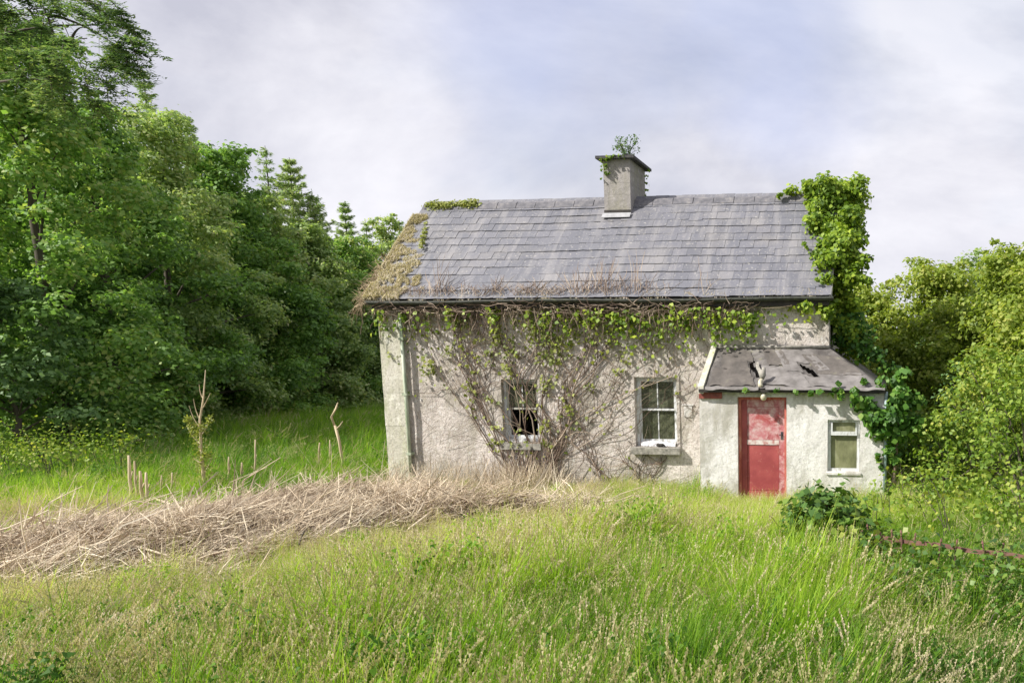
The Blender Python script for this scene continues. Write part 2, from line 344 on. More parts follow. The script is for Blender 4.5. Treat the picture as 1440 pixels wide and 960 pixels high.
def leaf_object(name, P, Nn, S, mat, parent=None, droop=.5, width=.42, fold=.12, axis=None):
    """one quad per leaf: base, side, tip, side"""
    n = len(P); S = np.asarray(S)[:, None]
    Nn = Nn / (np.linalg.norm(Nn, axis=1)[:, None] + 1e-9)
    T = rng.normal(size=(n, 3)) if axis is None else axis + rng.normal(size=(n, 3)) * .35
    T[:, 2] -= droop
    T -= Nn * (T * Nn).sum(1)[:, None]; T /= (np.linalg.norm(T, axis=1)[:, None] + 1e-9)
    B = np.cross(Nn, T)
    wv = width * (0.8 + .4 * rng.random((n, 1)))
    v = np.empty((n, 4, 3))
    v[:, 0] = P - T * S * .5
    v[:, 1] = P - T * S * .08 + B * S * wv + Nn * S * fold
    v[:, 2] = P + T * S * .5
    v[:, 3] = P - T * S * .08 - B * S * wv + Nn * S * fold
    o_ = world_loc(parent); v -= np.array(o_)
    me = bpy.data.meshes.new(name)
    me.vertices.add(n * 4); me.vertices.foreach_set('co', v.reshape(-1))
    me.loops.add(n * 4); me.loops.foreach_set('vertex_index', np.arange(n * 4, dtype=np.int32))
    me.polygons.add(n); me.polygons.foreach_set('loop_start', np.arange(0, n * 4, 4, dtype=np.int32))
    me.polygons.foreach_set('loop_total', np.full(n, 4, dtype=np.int32))
    me.materials.append(mat); me.update(calc_edges=True)
    o = bpy.data.objects.new(name, me); COL.objects.link(o)
    if parent: o.parent = parent
    return o
def clump_leaves(clumps, per, flat=.6, shell=.45, up=.5):
    """clumps: (x, y, z, r).  Leaves fill the outer part of each clump, facing outwards and up"""
    Ps, Ns = [], []
    for (x, y, z, r) in clumps:
        n = max(4, int(per * r * r))
        d = rng.normal(size=(n, 3)); d /= np.linalg.norm(d, axis=1)[:, None]
        d[:, 2] = np.where((d[:, 2] < -.2) & (rng.random(n) < .5), -d[:, 2], d[:, 2])
        rr = r * (rng.random(n) ** shell) * (1 + .22 * rng.normal(size=n))
        p = d * rr[:, None] * np.array([1, 1, flat]) + np.array([x, y, z])
        Ps.append(p); Ns.append(d * .8 + rng.normal(size=(n, 3)) * .55 + np.array([0, 0, up]))
    return np.concatenate(Ps), np.concatenate(Ns)
def bez(a, b, c, n=6):
    a, b, c = Vector(a), Vector(b), Vector(c)
    return [a * (1 - t) ** 2 + b * 2 * t * (1 - t) + c * t * t for t in [i / n for i in range(n + 1)]]

# ------------------------------------------------------------------ ground
BR = [(-160, 800, .4), (0, 780, .6), (110, 776, 1.3), (220, 766, 2.4), (380, 738, 2.4), (520, 716, 1.8), (590, 722, 1.0), (650, 724, .50), (760, 722, .35), (840, 718, .2)]
BRP = [(gp(a, b, .2), w_) for a, b, w_ in BR]
def brush(x, y):
    """how deep inside the band of cut brush a point lies: 1 at its middle, below 0 outside"""
    best = -9
    for (a, wa), (b_, wb) in zip(BRP, BRP[1:]):
        dx, dy = b_.x - a.x, b_.y - a.y
        t_ = max(0, min(1, ((x - a.x) * dx + (y - a.y) * dy) / (dx * dx + dy * dy)))
        d_ = math.hypot(x - a.x - dx * t_, y - a.y - dy * t_); w_ = wa + (wb - wa) * t_
        best = max(best, 1 - d_ / w_)
    return best
HW = 14.8                                       # facade plane
def G(x, y):
    h = .05 * nz(x, y, 0, .5) + .10 * nz(x, y, 5, .12)
    if y > 4: h += .55 * max(0, min(1, (x - 2.2) / 3.5)) * max(0, min(1, (y - 8) / 5))
    if y > 60: h += (y - 60) * .01
    if -11 < x < 2.2 and HW - 1.6 < y < 19: h *= .3
    return h
BN = lambda x, y: brush(x, y) + .50 * nz(x, y, 4, .75) + .22 * nz(x, y, 8, 2.3)
HEAP = lambda x, y: .30 * max(0, brush(x, y)) ** .7 * (1 + .9 * nz(x, y, 0, .9)) if brush(x, y) > 0 else 0.0
xs = sorted(set([-420, -300, -200, -140, -100, -75, -60, -50] + [round(-42 + .6 * i, 3) for i in range(105)] + [26, 32, 40, 55, 80, 120, 180, 300, 420]))
ys = sorted(set([-300, -200, -120, -80, -50, -30, -20, -12, -6] + [round(-3 + .6 * i, 3) for i in range(100)] + [60, 66, 75, 90, 120, 160, 220, 320, 450]))
g = MB()
g.v = [(x, y, G(x, y) + (HEAP(x, y) if 5 < y < 18 and x < 3 else 0)) for y in ys for x in xs]
nx = len(xs)
for j in range(len(ys) - 1):
    for i in range(nx - 1):
        g.f.append((j * nx + i, j * nx + i + 1, (j + 1) * nx + i + 1, (j + 1) * nx + i))
        cx_, cy_ = (xs[i] + xs[i + 1]) / 2, (ys[j] + ys[j + 1]) / 2
        g.m.append(1 if (5 < cy_ < 18 and cx_ < 3 and brush(cx_, cy_) > .35) else 0)
ground = g.build('ground', [M['soil'], M['litter']], smooth=True); tag(ground, kind='structure')

# ------------------------------------------------------------------ cottage
YF = HW; YE = HW - .22; YRG = 16.75; YB = 19.0
xl = at(546, 560, YF).x; xr = at(1166, 450, YF).x
ze = at(850, 419, YE).z; zr = at(880, 284, YRG).z
vl = at(518, 425, YE).x; vr = at(1168, 412, YE).x
cot = thing('cottage', (0.5 * (xl + xr), YF, 0),
            'abandoned single storey cottage with slate roof, one chimney and a red doored porch', 'cottage')
zt = ze - .13                                   # wall head

def wall_front(x0, x1, z0, z1, Y, th, holes, mat, name, parent, cell=.16, amp=.012):
    """wall with openings; its face is uneven, its reveals are straight"""
    ex = sorted(set([x0, x1] + [h[0] for h in holes] + [h[1] for h in holes]))
    ez = sorted(set([z0, z1] + [h[2] for h in holes] + [h[3] for h in holes]))
    def fine(e):
        r_ = []
        for a, b_ in zip(e, e[1:]):
            k = max(1, int((b_ - a) / cell)); r_ += [a + (b_ - a) * i / k for i in range(k)]
        return r_ + [e[-1]]
    fx, fz = fine(ex), fine(ez); mb = MB(); idx = {}
    def inhole(x, z): return any(h[0] < x < h[1] and h[2] < z < h[3] for h in holes)
    def vert(i, j):
        if (i, j) not in idx:
            x, z = fx[i], fz[j]; idx[(i, j)] = len(mb.v)
            mb.v.append((x, Y + amp * nz(x, z, 3, 2.1) + amp * .5 * nz(x, z, 7, 6), z))
        return idx[(i, j)]
    for i in range(len(fx) - 1):
        for j in range(len(fz) - 1):
            if not inhole((fx[i] + fx[i + 1]) / 2, (fz[j] + fz[j + 1]) / 2):
                mb.f.append((vert(i, j), vert(i + 1, j), vert(i + 1, j + 1), vert(i, j + 1))); mb.m.append(0)
    for (a, b_, c_, d_) in holes:
        a2, b2, c2, d2 = a, b_, c_, d_
        y0, y1 = Y - .001, Y + th
        mb.poly([(a, y0, c_), (a, y0, d_), (a, y1, d_), (a, y1, c_)]); mb.poly([(b_, y0, c_), (b_, y1, c_), (b_, y1, d_), (b_, y0, d_)])
        mb.poly([(a, y0, d_), (b_, y0, d_), (b_, y1, d_), (a, y1, d_)]); mb.poly([(a, y0, c_), (a, y1, c_), (b_, y1, c_), (b_, y0, c_)])
    # back face, split round the openings
    for i in range(len(ex) - 1):
        for j in range(len(ez) - 1):
            if not inhole((ex[i] + ex[i + 1]) / 2, (ez[j] + ez[j + 1]) / 2):
                mb.poly([(ex[i], Y + th, ez[j]), (ex[i], Y + th, ez[j + 1]), (ex[i + 1], Y + th, ez[j + 1]), (ex[i + 1], Y + th, ez[j])])
    for (xa, sgn) in ((x0, 1), (x1, -1)):
        mb.poly([(xa, Y, z0), (xa, Y, z1), (xa, Y + th, z1), (xa, Y + th, z0)])
    mb.poly([(x0, Y, z1), (x1, Y, z1), (x1, Y + th, z1), (x0, Y + th, z1)])
    return mb.build(name, mat, parent)

def R2(pa, pb, Y):                               # rectangle seen between two pixels, on plane Y
    a, b_ = at(*pa, Y), at(*pb, Y); return (a.x, b_.x, b_.z, a.z)
W1 = R2((704, 533), (759, 622), YF); W2 = R2((892, 530), (953, 628), YF)
PYF = 13.8                                        # porch front plane
xpl = at(984, 600, PYF).x; xpr = at(1243, 600, PYF).x
xd0, xd1, _, zdt = R2((1037, 558), (1106, 700), PYF)
DOOR = (xd0, xd1, -.3, zdt)
W3 = R2((1164, 590), (1208, 663), PYF)
zpe = at(1100, 546, PYF - .12).z; zpt = at(1100, 489, YF).z
# the porch sits in front of an old door opening: main wall stays closed behind it
wall_front(xl, xr, -.4, zt, YF, .45, [W1, W2], M['wall'], 'wall', cot)
gy0, gy1 = YF + .451, YB
for xa, xb in ((xl, xl + .4), (xr - .4, xr)):
    gb = MB(); zm = zr - .12
    pro = [(gy0, -.4), (gy1, -.4), (gy1, zt), (YRG, zm), (gy0, zt + .25)]
    n0 = len(gb.v); gb.v += [(xa, y, z) for y, z in pro] + [(xb, y, z) for y, z in pro]
    gb.f += [tuple(n0 + i for i in range(5)), tuple(n0 + 9 - i for i in range(5))] + [(n0 + i, n0 + 5 + i, n0 + 5 + (i + 1) % 5, n0 + (i + 1) % 5) for i in range(5)]
    gb.m += [0] * 7
    gb.build('gable_wall', M['wall'], cot)
MB().box(xl + .41, xr - .41, YB - .4, YB, -.4, zt).build('back_wall', M['wall'], cot)
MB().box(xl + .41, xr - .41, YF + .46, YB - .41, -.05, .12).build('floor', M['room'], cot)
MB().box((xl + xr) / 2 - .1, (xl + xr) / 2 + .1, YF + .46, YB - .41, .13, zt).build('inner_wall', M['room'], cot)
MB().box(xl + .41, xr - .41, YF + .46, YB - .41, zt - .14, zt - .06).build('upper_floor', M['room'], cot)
# corner pilaster and downpipe on the left
pl = MB(); pa = at(545, 560, YF).x; pb = at(572, 560, YF).x
for i in range(12):
    z0, z1 = -.4 + (zt + .4) * i / 12, -.4 + (zt + .4) * (i + 1) / 12
    e0 = .008 * nz(i, 3, 1, .9); pl.box(pa - .03 + e0, pb + e0, YF - .075 + e0, YF - .002, z0, z1 - .001)
pl.build('corner_pilaster', M['pilaster'], cot)
xp_ = pb + .045
dp = MB(); dp.tube([(xp_, YF - .10, zt - .05), (xp_ + .01, YF - .105, 1.6), (xp_ - .005, YF - .10, .0)], .034, 8)
dpo = dp.build('downpipe', M['pipe'], cot, True)
for z in (.7, 1.9, 3.0):
    MB().box(xp_ - .05, xp_ + .05, YF - .145, YF - .001, z, z + .045).build('pipe_bracket', M['pipe'], dpo)
# fascia, soffit, gutter
MB().box(vl + .03, vr - .03, YE + .045, YE + .07, ze - .17, ze - .01).build('fascia', M['black'], cot)
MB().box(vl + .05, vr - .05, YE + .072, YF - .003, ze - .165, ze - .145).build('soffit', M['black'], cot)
gu = MB(); gx = [vl - .05 + (vr - vl + .1) * i / 40 for i in range(41)]
prof = [(-.055, .0), (-.058, -.035), (-.035, -.07), (.0, -.08), (.03, -.06), (.04, 0), (.03, 0), (.0, -.06), (-.03, -.05), (-.045, -.002)]
for x in gx:
    sag = -.012 * math.sin((x - vl) * 1.3) + .006 * nz(x, 0, 0, 2)
    gu.v += [(x, YE + py_, ze - .015 + pz + sag) for py_, pz in prof]
kp = len(prof)
for i in range(40):
    for j in range(kp):
        gu.f.append((i * kp + j, (i + 1) * kp + j, (i + 1) * kp + (j + 1) % kp, i * kp + (j + 1) % kp)); gu.m.append(0)
gu.build('gutter', M['gutter'], cot)

# roof: deck, then slates laid one by one
sl = Vector((0, YRG - YE, zr - ze)); SLEN = sl.length; sl.normalize(); ang = math.atan2(sl.z, sl.y)
nrm = Vector((0, -sl.z, sl.y))
rd = MB()
e0, r0 = Vector((0, YE + .03, ze - .03)), Vector((0, YRG, zr - .05))
for (a, b_) in (((YE + .04, ze - .02), (YRG, zr - .06)), ((YRG, zr - .06), (YB + .25, ze - .1))):
    rd.hexa([(vl + .03, a[0], a[1] - .05), (vr - .03, a[0], a[1] - .05), (vr - .03, b_[0], b_[1] - .05), (vl + .03, b_[0], b_[1] - .05)],
            [(vl + .03, a[0], a[1]), (vr - .03, a[0], a[1]), (vr - .03, b_[0], b_[1]), (vl + .03, b_[0], b_[1])])
roof = rd.build('roof', M['deck'], cot)
NC = 13; GA = SLEN / NC; SW = (vr - vl) / 31.5
var = []
for k in range(6):
    s_ = random.Random(k); me = bpy.data.meshes.new('slate')
    w_ = SW * .99; ln = GA * 1.75; th = .008
    cut = [(s_.uniform(0, .02), s_.uniform(-.006, .008)) for _ in range(3)]
    bx_ = [-w_ / 2, -w_ / 2 + cut[0][0] + w_ * .3, w_ / 2 - w_ * .25, w_ / 2]; by = [cut[0][1], cut[1][1], cut[2][1], s_.uniform(-.005, .012)]
    vs = [(x, y, 0) for x, y in zip(bx_, by)] + [(w_ / 2, ln, 0), (-w_ / 2, ln, 0)]
    vs = vs + [(x, y, th) for x, y, _ in vs]
    fs = [tuple(range(5, -1, -1)), tuple(range(6, 12))] + [(i, (i + 1) % 6, 6 + (i + 1) % 6, 6 + i) for i in range(6)]
    me.from_pydata(vs, [], fs); me.materials.append(M['slate']); me.update(); var.append(me)
baseR = Matrix((Vector((1, 0, 0)), sl, nrm)).transposed()
count = 0; top = MB()
co = world_loc(cot)
for c_ in range(NC):
    off = 0 if c_ % 2 == 0 else SW / 2
    k0 = int((vr - vl - .0) / SW)
    for i in range(-1 if off else 0, k0 + 1):
        x = vl + off + (i + .5) * SW
        if x + SW / 2 < vl + .05 or x - SW / 2 > vr - .05: continue
        endf = 0.0
        if x - SW / 2 < vl - .01: x = vl + SW / 2 - .01; endf = .005
        if x + SW / 2 > vr + .01: x = vr - SW / 2 + .01; endf = .005
        sag = .018 * math.sin(x * 1.1) * math.sin(c_ / NC * 3.14) + .012 * nz(x, c_, 0, .7)
        slip = -random.uniform(.02, .05) if random.random() < .02 else random.uniform(-.006, .006)
        p = Vector((x, YE, ze)) + sl * (GA * c_ + slip) + nrm * (.022 + sag + endf)
        rot = baseR @ Matrix.Rotation(random.gauss(0, .006), 3, 'Z') @ Matrix.Rotation(-.045 + random.gauss(0, .004), 3, 'X') @ Matrix.Rotation(random.gauss(0, .006), 3, 'Y')
        me = var[random.randrange(6)]
        if count < 290:
            o = bpy.data.objects.new('slate', me); COL.objects.link(o); o.parent = roof
            o.location = p - co; o.rotation_euler = rot.to_euler(); count += 1
        else:
            n0 = len(top.v); top.v += [tuple(rot @ v_.co + p) for v_ in me.vertices]
            for pl_ in me.polygons: top.f.append(tuple(n0 + q for q in pl_.vertices)); top.m.append(0)
# back slope courses, never seen from the road except at the ridge
bs = Vector((0, YB + .25 - YRG, ze - .1 - zr)); BL = bs.length; bs.normalize()
for c_ in range(14):
    a = Vector((0, YRG, zr - .02)) + bs * (BL * c_ / 14); b_ = Vector((0, YRG, zr - .02)) + bs * (BL * (c_ + 1) / 14 + .03)
    top.poly([(vl, a.y, a.z - .01), (vr, a.y, a.z - .01), (vr, b_.y, b_.z + .012), (vl, b_.y, b_.z + .012)])
o = top.build('upper_slates', M['slate'], roof); tag(o, kind='stuff')
# ridge tiles
nrt = 21; rw = (vr - vl) / nrt
M['ridge'] = mat_noise('ridge_clay', [(.35, (.10, .10, .115)), (.55, (.155, .15, .165)), (.75, (.25, .235, .225))], 9, .9)
for i in range(nrt):
    x0 = vl + rw * i + .004; x1 = x0 + rw - .012; j = random.uniform(-.008, .008)
    q = MB(); pr = [(-.15, -.13), (-.06, -.005), (0, .028), (.06, -.005), (.15, -.13), (.145, -.15), (0, .0), (-.145, -.15)]
    q.v = [(x0, YRG + a, zr + .03 + b_ + j) for a, b_ in pr] + [(x1, YRG + a, zr + .03 + b_ + j + random.uniform(-.003, .003)) for a, b_ in pr]
    for k in range(8): q.f.append((k, (k + 1) % 8, 8 + (k + 1) % 8, 8 + k)); q.m.append(0)
    q.f += [tuple(range(7, -1, -1)), tuple(range(8, 16))]; q.m += [0, 0]
    q.build('ridge_tile', M['ridge'], roof)
# verge boards
for xv in (vl - .018, vr + .002):
    q = MB(); a, b_ = Vector((xv, YE, ze)), Vector((xv, YRG, zr))
    q.hexa([a - nrm * .1, a - nrm * .1 + Vector((.016, 0, 0)), b_ - nrm * .1 + Vector((.016, 0, 0)), b_ - nrm * .1],
           [a + nrm * .018, a + nrm * .018 + Vector((.016, 0, 0)), b_ + nrm * .018 + Vector((.016, 0, 0)), b_ + nrm * .018])
    q.build('verge_board', M['greywood'], cot)

# chimney
YC = YRG - .34
ca, cb = at(850, 290, YC), at(887, 290, YC); cz = at(868, 224, YC).z; CD = 1.05
zc0 = ze + (YC - YE) * math.tan(ang)
ch = MB()
nzs = 8
for k in range(nzs):
    z0 = zc0 - .75 + (cz - zc0 + .75) * k / nzs; z1 = zc0 - .75 + (cz - zc0 + .75) * (k + 1) / nzs
    e = .006 * nz(k, 2, 9, .8)
    ch.box(ca.x - e, cb.x + e, YC - e, YC + CD, z0, z1 - .0015)
chim = ch.build('chimney', M['chimney'], cot)
q = MB(); q.box(ca.x - .13, cb.x + .12, YC - .11, YC + CD + .12, cz, cz + .055)
q.hexa([(ca.x - .10, YC - .08, cz + .056), (cb.x + .09, YC - .08, cz + .056), (cb.x + .09, YC + CD + .09, cz + .056), (ca.x - .10, YC + CD + .09, cz + .056)],
       [(ca.x + .05, YC + .1, cz + .10), (cb.x - .05, YC + .1, cz + .10), (cb.x - .05, YC + CD - .1, cz + .10), (ca.x + .05, YC + CD - .1, cz + .10)])
q.build('cap', M['capstone'], chim)
M['lead'] = mat_noise('lead_flashing', [(.3, (.26, .26, .27)), (.7, (.40, .40, .42))], 10, .5)
fl = MB(); p0 = Vector((0, YC - .005, zc0)) + nrm * .06
a0, a1 = Vector((ca.x - .02, 0, 0)), Vector((cb.x + .02, 0, 0)); s0 = p0 - sl * .15
fl.hexa([a0 + s0, a1 + s0, a1 + p0, a0 + p0], [a0 + s0 + nrm * .01, a1 + s0 + nrm * .01, a1 + p0 + nrm * .01, a0 + p0 + nrm * .01])
fl.build('flashing', M['lead'], chim)
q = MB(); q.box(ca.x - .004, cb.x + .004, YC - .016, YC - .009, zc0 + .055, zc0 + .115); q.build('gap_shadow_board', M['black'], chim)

# sash windows
def sash_window(Wd, Y, twigs):
    x0, x1, z0, z1 = Wd; y = Y + .10
    fr = MB(); t_ = .05
    fr.box(x0 + .002, x0 + t_, y, y + .1, z0 + .002, z1 - .002).box(x1 - t_, x1 - .002, y, y + .1, z0 + .002, z1 - .002)
    fr.box(x0 + t_ + .001, x1 - t_ - .001, y, y + .1, z1 - t_, z1 - .002).box(x0 + t_ + .001, x1 - t_ - .001, y - .03, y + .1, z0 + .002, z0 + t_ + .02)
    win = fr.build('window', M['whitewood'], cot)
    ix0, ix1, iz0, iz1 = x0 + t_ + .002, x1 - t_ - .002, z0 + t_ + .022, z1 - t_ - .002
    zm = (iz0 + iz1) / 2 + .01
    for k, (za, zb, yy) in enumerate(((zm, iz1, y + .02), (iz0, zm + .04, y + .055))):
        s = MB(); r_ = .038
        s.box(ix0, ix0 + r_, yy, yy + .03, za, zb).box(ix1 - r_, ix1, yy, yy + .03, za, zb)
        s.box(ix0 + r_, ix1 - r_, yy + .001, yy + .031, zb - r_, zb - .001).box(ix0 + r_, ix1 - r_, yy + .001, yy + .031, za + .001, za + r_ + (.02 if k else 0))
        s.build('sash', M['whitewood'] if not twigs or k == 1 else M['greywood'], win)
        if not (twigs and k == 1):
            MB().box((ix0 + ix1) / 2 - .011, (ix0 + ix1) / 2 + .011, yy + .004, yy + .027, za + r_ + .021, zb - r_ - .001).build('glazing_bar', M['whitewood'], win)
            for (pa_, pb_) in ((ix0 + r_ + .001, (ix0 + ix1) / 2 - .012), ((ix0 + ix1) / 2 + .012, ix1 - r_ - .001)):
                MB().box(pa_, pb_, yy + .013, yy + .017, za + r_ + .022, zb - r_ - .001).build('pane', M['glass'], win)
    return win
sash_window(W1, YF, True); sash_window(W2, YF, False)
# sills
for (Wd, e, d) in ((W1, .05, .08), (W2, .07, .14)):
    q = MB(); n_ = 10; xa, xb = Wd[0] - e, Wd[1] + e
    for i in range(n_):
        a = xa + (xb - xa) * i / n_; b_ = xa + (xb - xa) * (i + 1) / n_; j = .006 * nz(a, 1, 1, 5)
        q.hexa([(a, YF - d, Wd[2] - .14), (b_, YF - d, Wd[2] - .14), (b_, YF - .002, Wd[2] - .14), (a, YF - .002, Wd[2] - .14)],
               [(a, YF - d - j, Wd[2] - .015 + j), (b_, YF - d - j, Wd[2] - .015 + j), (b_, YF + .09, Wd[2] + .004), (a, YF + .09, Wd[2] + .004)])
    q.build('window_sill', M['mossstone'], cot)
# painted plaster band round the right-hand window
q = MB(); x0, x1, z0, z1 = W2; bnd = .055
q.box(x1 + .001, x1 + bnd, YF - .018, YF + .02, z0, z1 + bnd).box(x0 - bnd, x0 - .001, YF - .018, YF + .02, z0, z1 + bnd).box(x0, x1, YF - .017, YF + .02, z1 + .001, z1 + bnd)
q.build('window_surround', M['wall'], cot)
# curtain hanging behind the right-hand window, and behind it a pale blind in the porch window
def drape(x0, x1, z0, z1, y, name, par, mat, waves=7, amp=.02):
    q = MB(); n_ = 28
    q.v = [(x0 + (x1 - x0) * i / n_, y + amp * math.sin(waves * 2 * math.pi * i / n_) + .01 * nz(i, j, 0, .4), z0 + (z1 - z0) * j / 6) for j in range(7) for i in range(n_ + 1)]
    for j in range(6):
        for i in range(n_): q.f.append((j * (n_ + 1) + i, j * (n_ + 1) + i + 1, (j + 1) * (n_ + 1) + i + 1, (j + 1) * (n_ + 1) + i)); q.m.append(0)
    return q.build(name, mat, par, True)
cu = drape(W2[0] + .06, W2[0] + .72 * (W2[1] - W2[0]), W2[2] + .05, W2[3] - .3, YF + .24, 'curtain', None, M['cloth'])
tag(cu, 'pale net curtain hanging behind the white sash window beside the porch', 'curtain')
# things lying on the sill
q = MB(); a = W2[0] + .10; b_ = W2[1] - .05; n_ = 12; 
for i in range(n_ + 1):
    x = a + (b_ - a) * i / n_; u = i / n_
    h = .05 + .05 * abs(math.sin(3.1 * u + .4)) + .02 * nz(x, 0, 0, 9)
    q.v += [(x, YF + .005, W2[2] + .004), (x, YF - .0 + .02, W2[2] + h), (x, YF + .06, W2[2] + h * 1.1), (x, YF + .085, W2[2] + .01)]
for i in range(n_):
    for j in range(3): q.f.append((i * 4 + j, (i + 1) * 4 + j, (i + 1) * 4 + j + 1, i * 4 + j + 1)); q.m.append(0)
M['rag'] = mat_noise('white_rag', [(.3, (.55, .55, .57)), (.6, (.78, .78, .82))], 20, .9, 30, .6)
tag(q.build('rag', M['rag'], None, True), 'crumpled white cloth lying on the grey sill of the white sash window', 'cloth')
q = MB(); cx_ = W2[0] + .56 * (W2[1] - W2[0])
for k in range(5):
    a_ = Vector((cx_ + random.uniform(-.06, .06), YF - .05 + random.uniform(-.02, .02), W2[2] + .02))
    q.tube(bez(a_, a_ + Vector((.04, 0, .05)), a_ + Vector((.09, .01, .0)), 4), [.02, .03, .028, .02, .01], 6)
tag(q.build('debris_lump', M['black'], None, True), 'small dark lump of debris in front of the white cloth on the window sill', 'debris')

# ------------------------------------------------------------------ porch (part of the cottage)
wall_front(xpl, xpr, -.4, zpe + .02, PYF, .16, [DOOR, W3], M['porch'], 'porch_wall', cot, .14, .010)
q = MB()
q.box(xpl, xpl + .15, PYF + .161, YF - .012, -.4, zpe - .02).box(xpr - .15, xpr, PYF + .161, YB - .8, -.4, zpe - .02)
q.box(xr + .002, xpr - .151, YB - .95, YB - .8, -.4, zpe - .02)
# sloping cheek below the roof, left side
q.poly([(xpl + .002, PYF + .162, zpe - .02), (xpl + .002, YF - .012, zpt - .1), (xpl + .002, YF - .012, zpe - .02)])
q.build('porch_side_wall', M['porch'], cot)
# porch roof: slope facing the road with a hip to the right
ye = PYF - .12; ex0 = at(981, 545, ye).x; ex1 = at(1247, 546, ye).x
tx0 = at(1001, 489, YF).x; tx1 = at(1166, 489, YF).x
E0, E1, T1, T0 = Vector((ex0 + .14, ye, zpe)), Vector((ex1, ye, zpe)), Vector((tx1, YF - .01, zpt)), Vector((tx0 + .12, YF - .01, zpt))
NU, NV = 64, 22
HOLES = [(.300, .47, .026, .20), (.655, .42, .028, .15)]
def porch_pt(u, v, lift=0.0, amp=1.0):
    p = E0.lerp(E1, u).lerp(T0.lerp(T1, u), v)
    wr = .020 * nz(u * 9, v * 3.5, 2, 1.0) + .012 * nz(u * 20, v * 8, 4, 1.0) - .03 * math.exp(-((u - .31) / .05) ** 2) * math.sin(v * 3.1)
    return p + Vector((0, -.55, .83)) * (wr * amp + lift)
q = MB(); q.v = [tuple(porch_pt(i / NU, j / NV)) for j in range(NV + 1) for i in range(NU + 1)]
for j in range(NV):
    for i in range(NU):
        u, v = (i + .5) / NU, (j + .5) / NV
        if any(abs(u - hu + .02 * math.sin(v * 14)) < hw * (1 - abs(v - hv) / hh * .6) and abs(v - hv) < hh for hu, hv, hw, hh in HOLES): continue
        q.f.append((j * (NU + 1) + i, j * (NU + 1) + i + 1, (j + 1) * (NU + 1) + i + 1, (j + 1) * (NU + 1) + i)); q.m.append(0)
proof = q.build('porch_roof', M['felt'], cot, True)
# hip side of it, running back along the gable
H0, H1 = Vector((ex1, YB - .7, zpe)), Vector((tx1, YB - .7, zpt))
q = MB(); q.v = []
for j in range(9):
    for i in range(13):
        a = E1.lerp(H0, i / 12); b_ = T1.lerp(H1, i / 12); p = a.lerp(b_, j / 8); q.v.append(tuple(p + Vector((.3, 0, .8)) * (.02 * nz(p.x, p.y, 0, 2.2) - .004)))
for j in range(8):
    for i in range(12): q.f.append((j * 13 + i, j * 13 + i + 1, (j + 1) * 13 + i + 1, (j + 1) * 13 + i)); q.m.append(0)
q.build('hip_slope', M['felt'], proof, True)
# loose sheets of felt lying over it, edges lifted
M['felt2'] = mat_noise('felt_grey', [(.35, (.12, .11, .105)), (.6, (.20, .185, .18)), (.8, (.28, .265, .25))], 5, .75, 9, .8)
M['felt3'] = mat_noise('felt_brown', [(.35, (.075, .066, .06)), (.6, (.12, .105, .095)), (.8, (.19, .18, .13))], 5, .75, 9, .8)
SHEETS = [(.02, .28, .04, .46, 'felt3'), (.06, .30, .40, .97, 'felt3'), (.33, .60, .04, .50, 'felt2'), (.40, .56, .55, .96, 'felt3'),
          (.50, .80, .40, .93, 'felt2'), (.60, .98, .03, .34, 'felt2'), (.70, .97, .30, .80, 'felt3')]
for k, (u0, u1, v0, v1, mt) in enumerate(SHEETS):
    q = MB(); s_ = random.Random(k + 30); sk = s_.uniform(-.12, .12)
    nu, nv = 16, 8
    for j in range(nv + 1):
        for i in range(nu + 1):
            a, b_ = i / nu, j / nv
            u = u0 + (u1 - u0) * a + sk * (b_ - .5) * .12 + .012 * nz(a * 5, b_ * 5, k, 1)
            v = v0 + (v1 - v0) * b_ + sk * (a - .5) + .05 * nz(a * 4, k, b_ * 3, 1)
            u = max(.012, min(.988, u)); v = max(.012, min(.985, v))
            edge = min(a, 1 - a, b_, 1 - b_)
            q.v.append(tuple(porch_pt(u, v, .012 + .004 * k % 3 * .004 + max(0, .10 - edge) * .22 * abs(nz(a * 6, b_ * 6, k + 9, 1)) + .010 * abs(nz(a * 9, b_ * 9, k, 1)))))
    for j in range(nv):
        for i in range(nu):
            vv = q.v[j * (nu + 1) + i]
            u = u0 + (u1 - u0) * (i + .5) / nu; v = v0 + (v1 - v0) * (j + .5) / nv
            if any(abs(u - hu) < hw * 1.5 and abs(v - hv) < hh * 1.15 for hu, hv, hw, hh in HOLES): continue
            q.f.append((j * (nu + 1) + i, j * (nu + 1) + i + 1, (j + 1) * (nu + 1) + i + 1, (j + 1) * (nu + 1) + i)); q.m.append(0)
    q.build('felt_sheet', M[mt], proof, True)
# torn flap at the larger hole
q = MB(); c0 = porch_pt(.327, .25, .02); c1 = porch_pt(.322, .60, .05)
n0 = Vector((.045, 0, 0))
q.v = []
for k in range(7):
    p = c0.lerp(c1, k / 6) + Vector((0, -.06 * math.sin(k / 6 * 3.1), .03 * math.sin(k)))
    wv_ = .05 * (1 - .5 * abs(k / 6 - .4)); q.v += [tuple(p - Vector((wv_ * .6, 0, 0))), tuple(p + Vector((wv_, -.02, .01)))]
for k in range(6): q.f.append((2 * k, 2 * k + 1, 2 * k + 3, 2 * k + 2)); q.m.append(0)
q.build('torn_flap', M['mossstone'], proof, True)
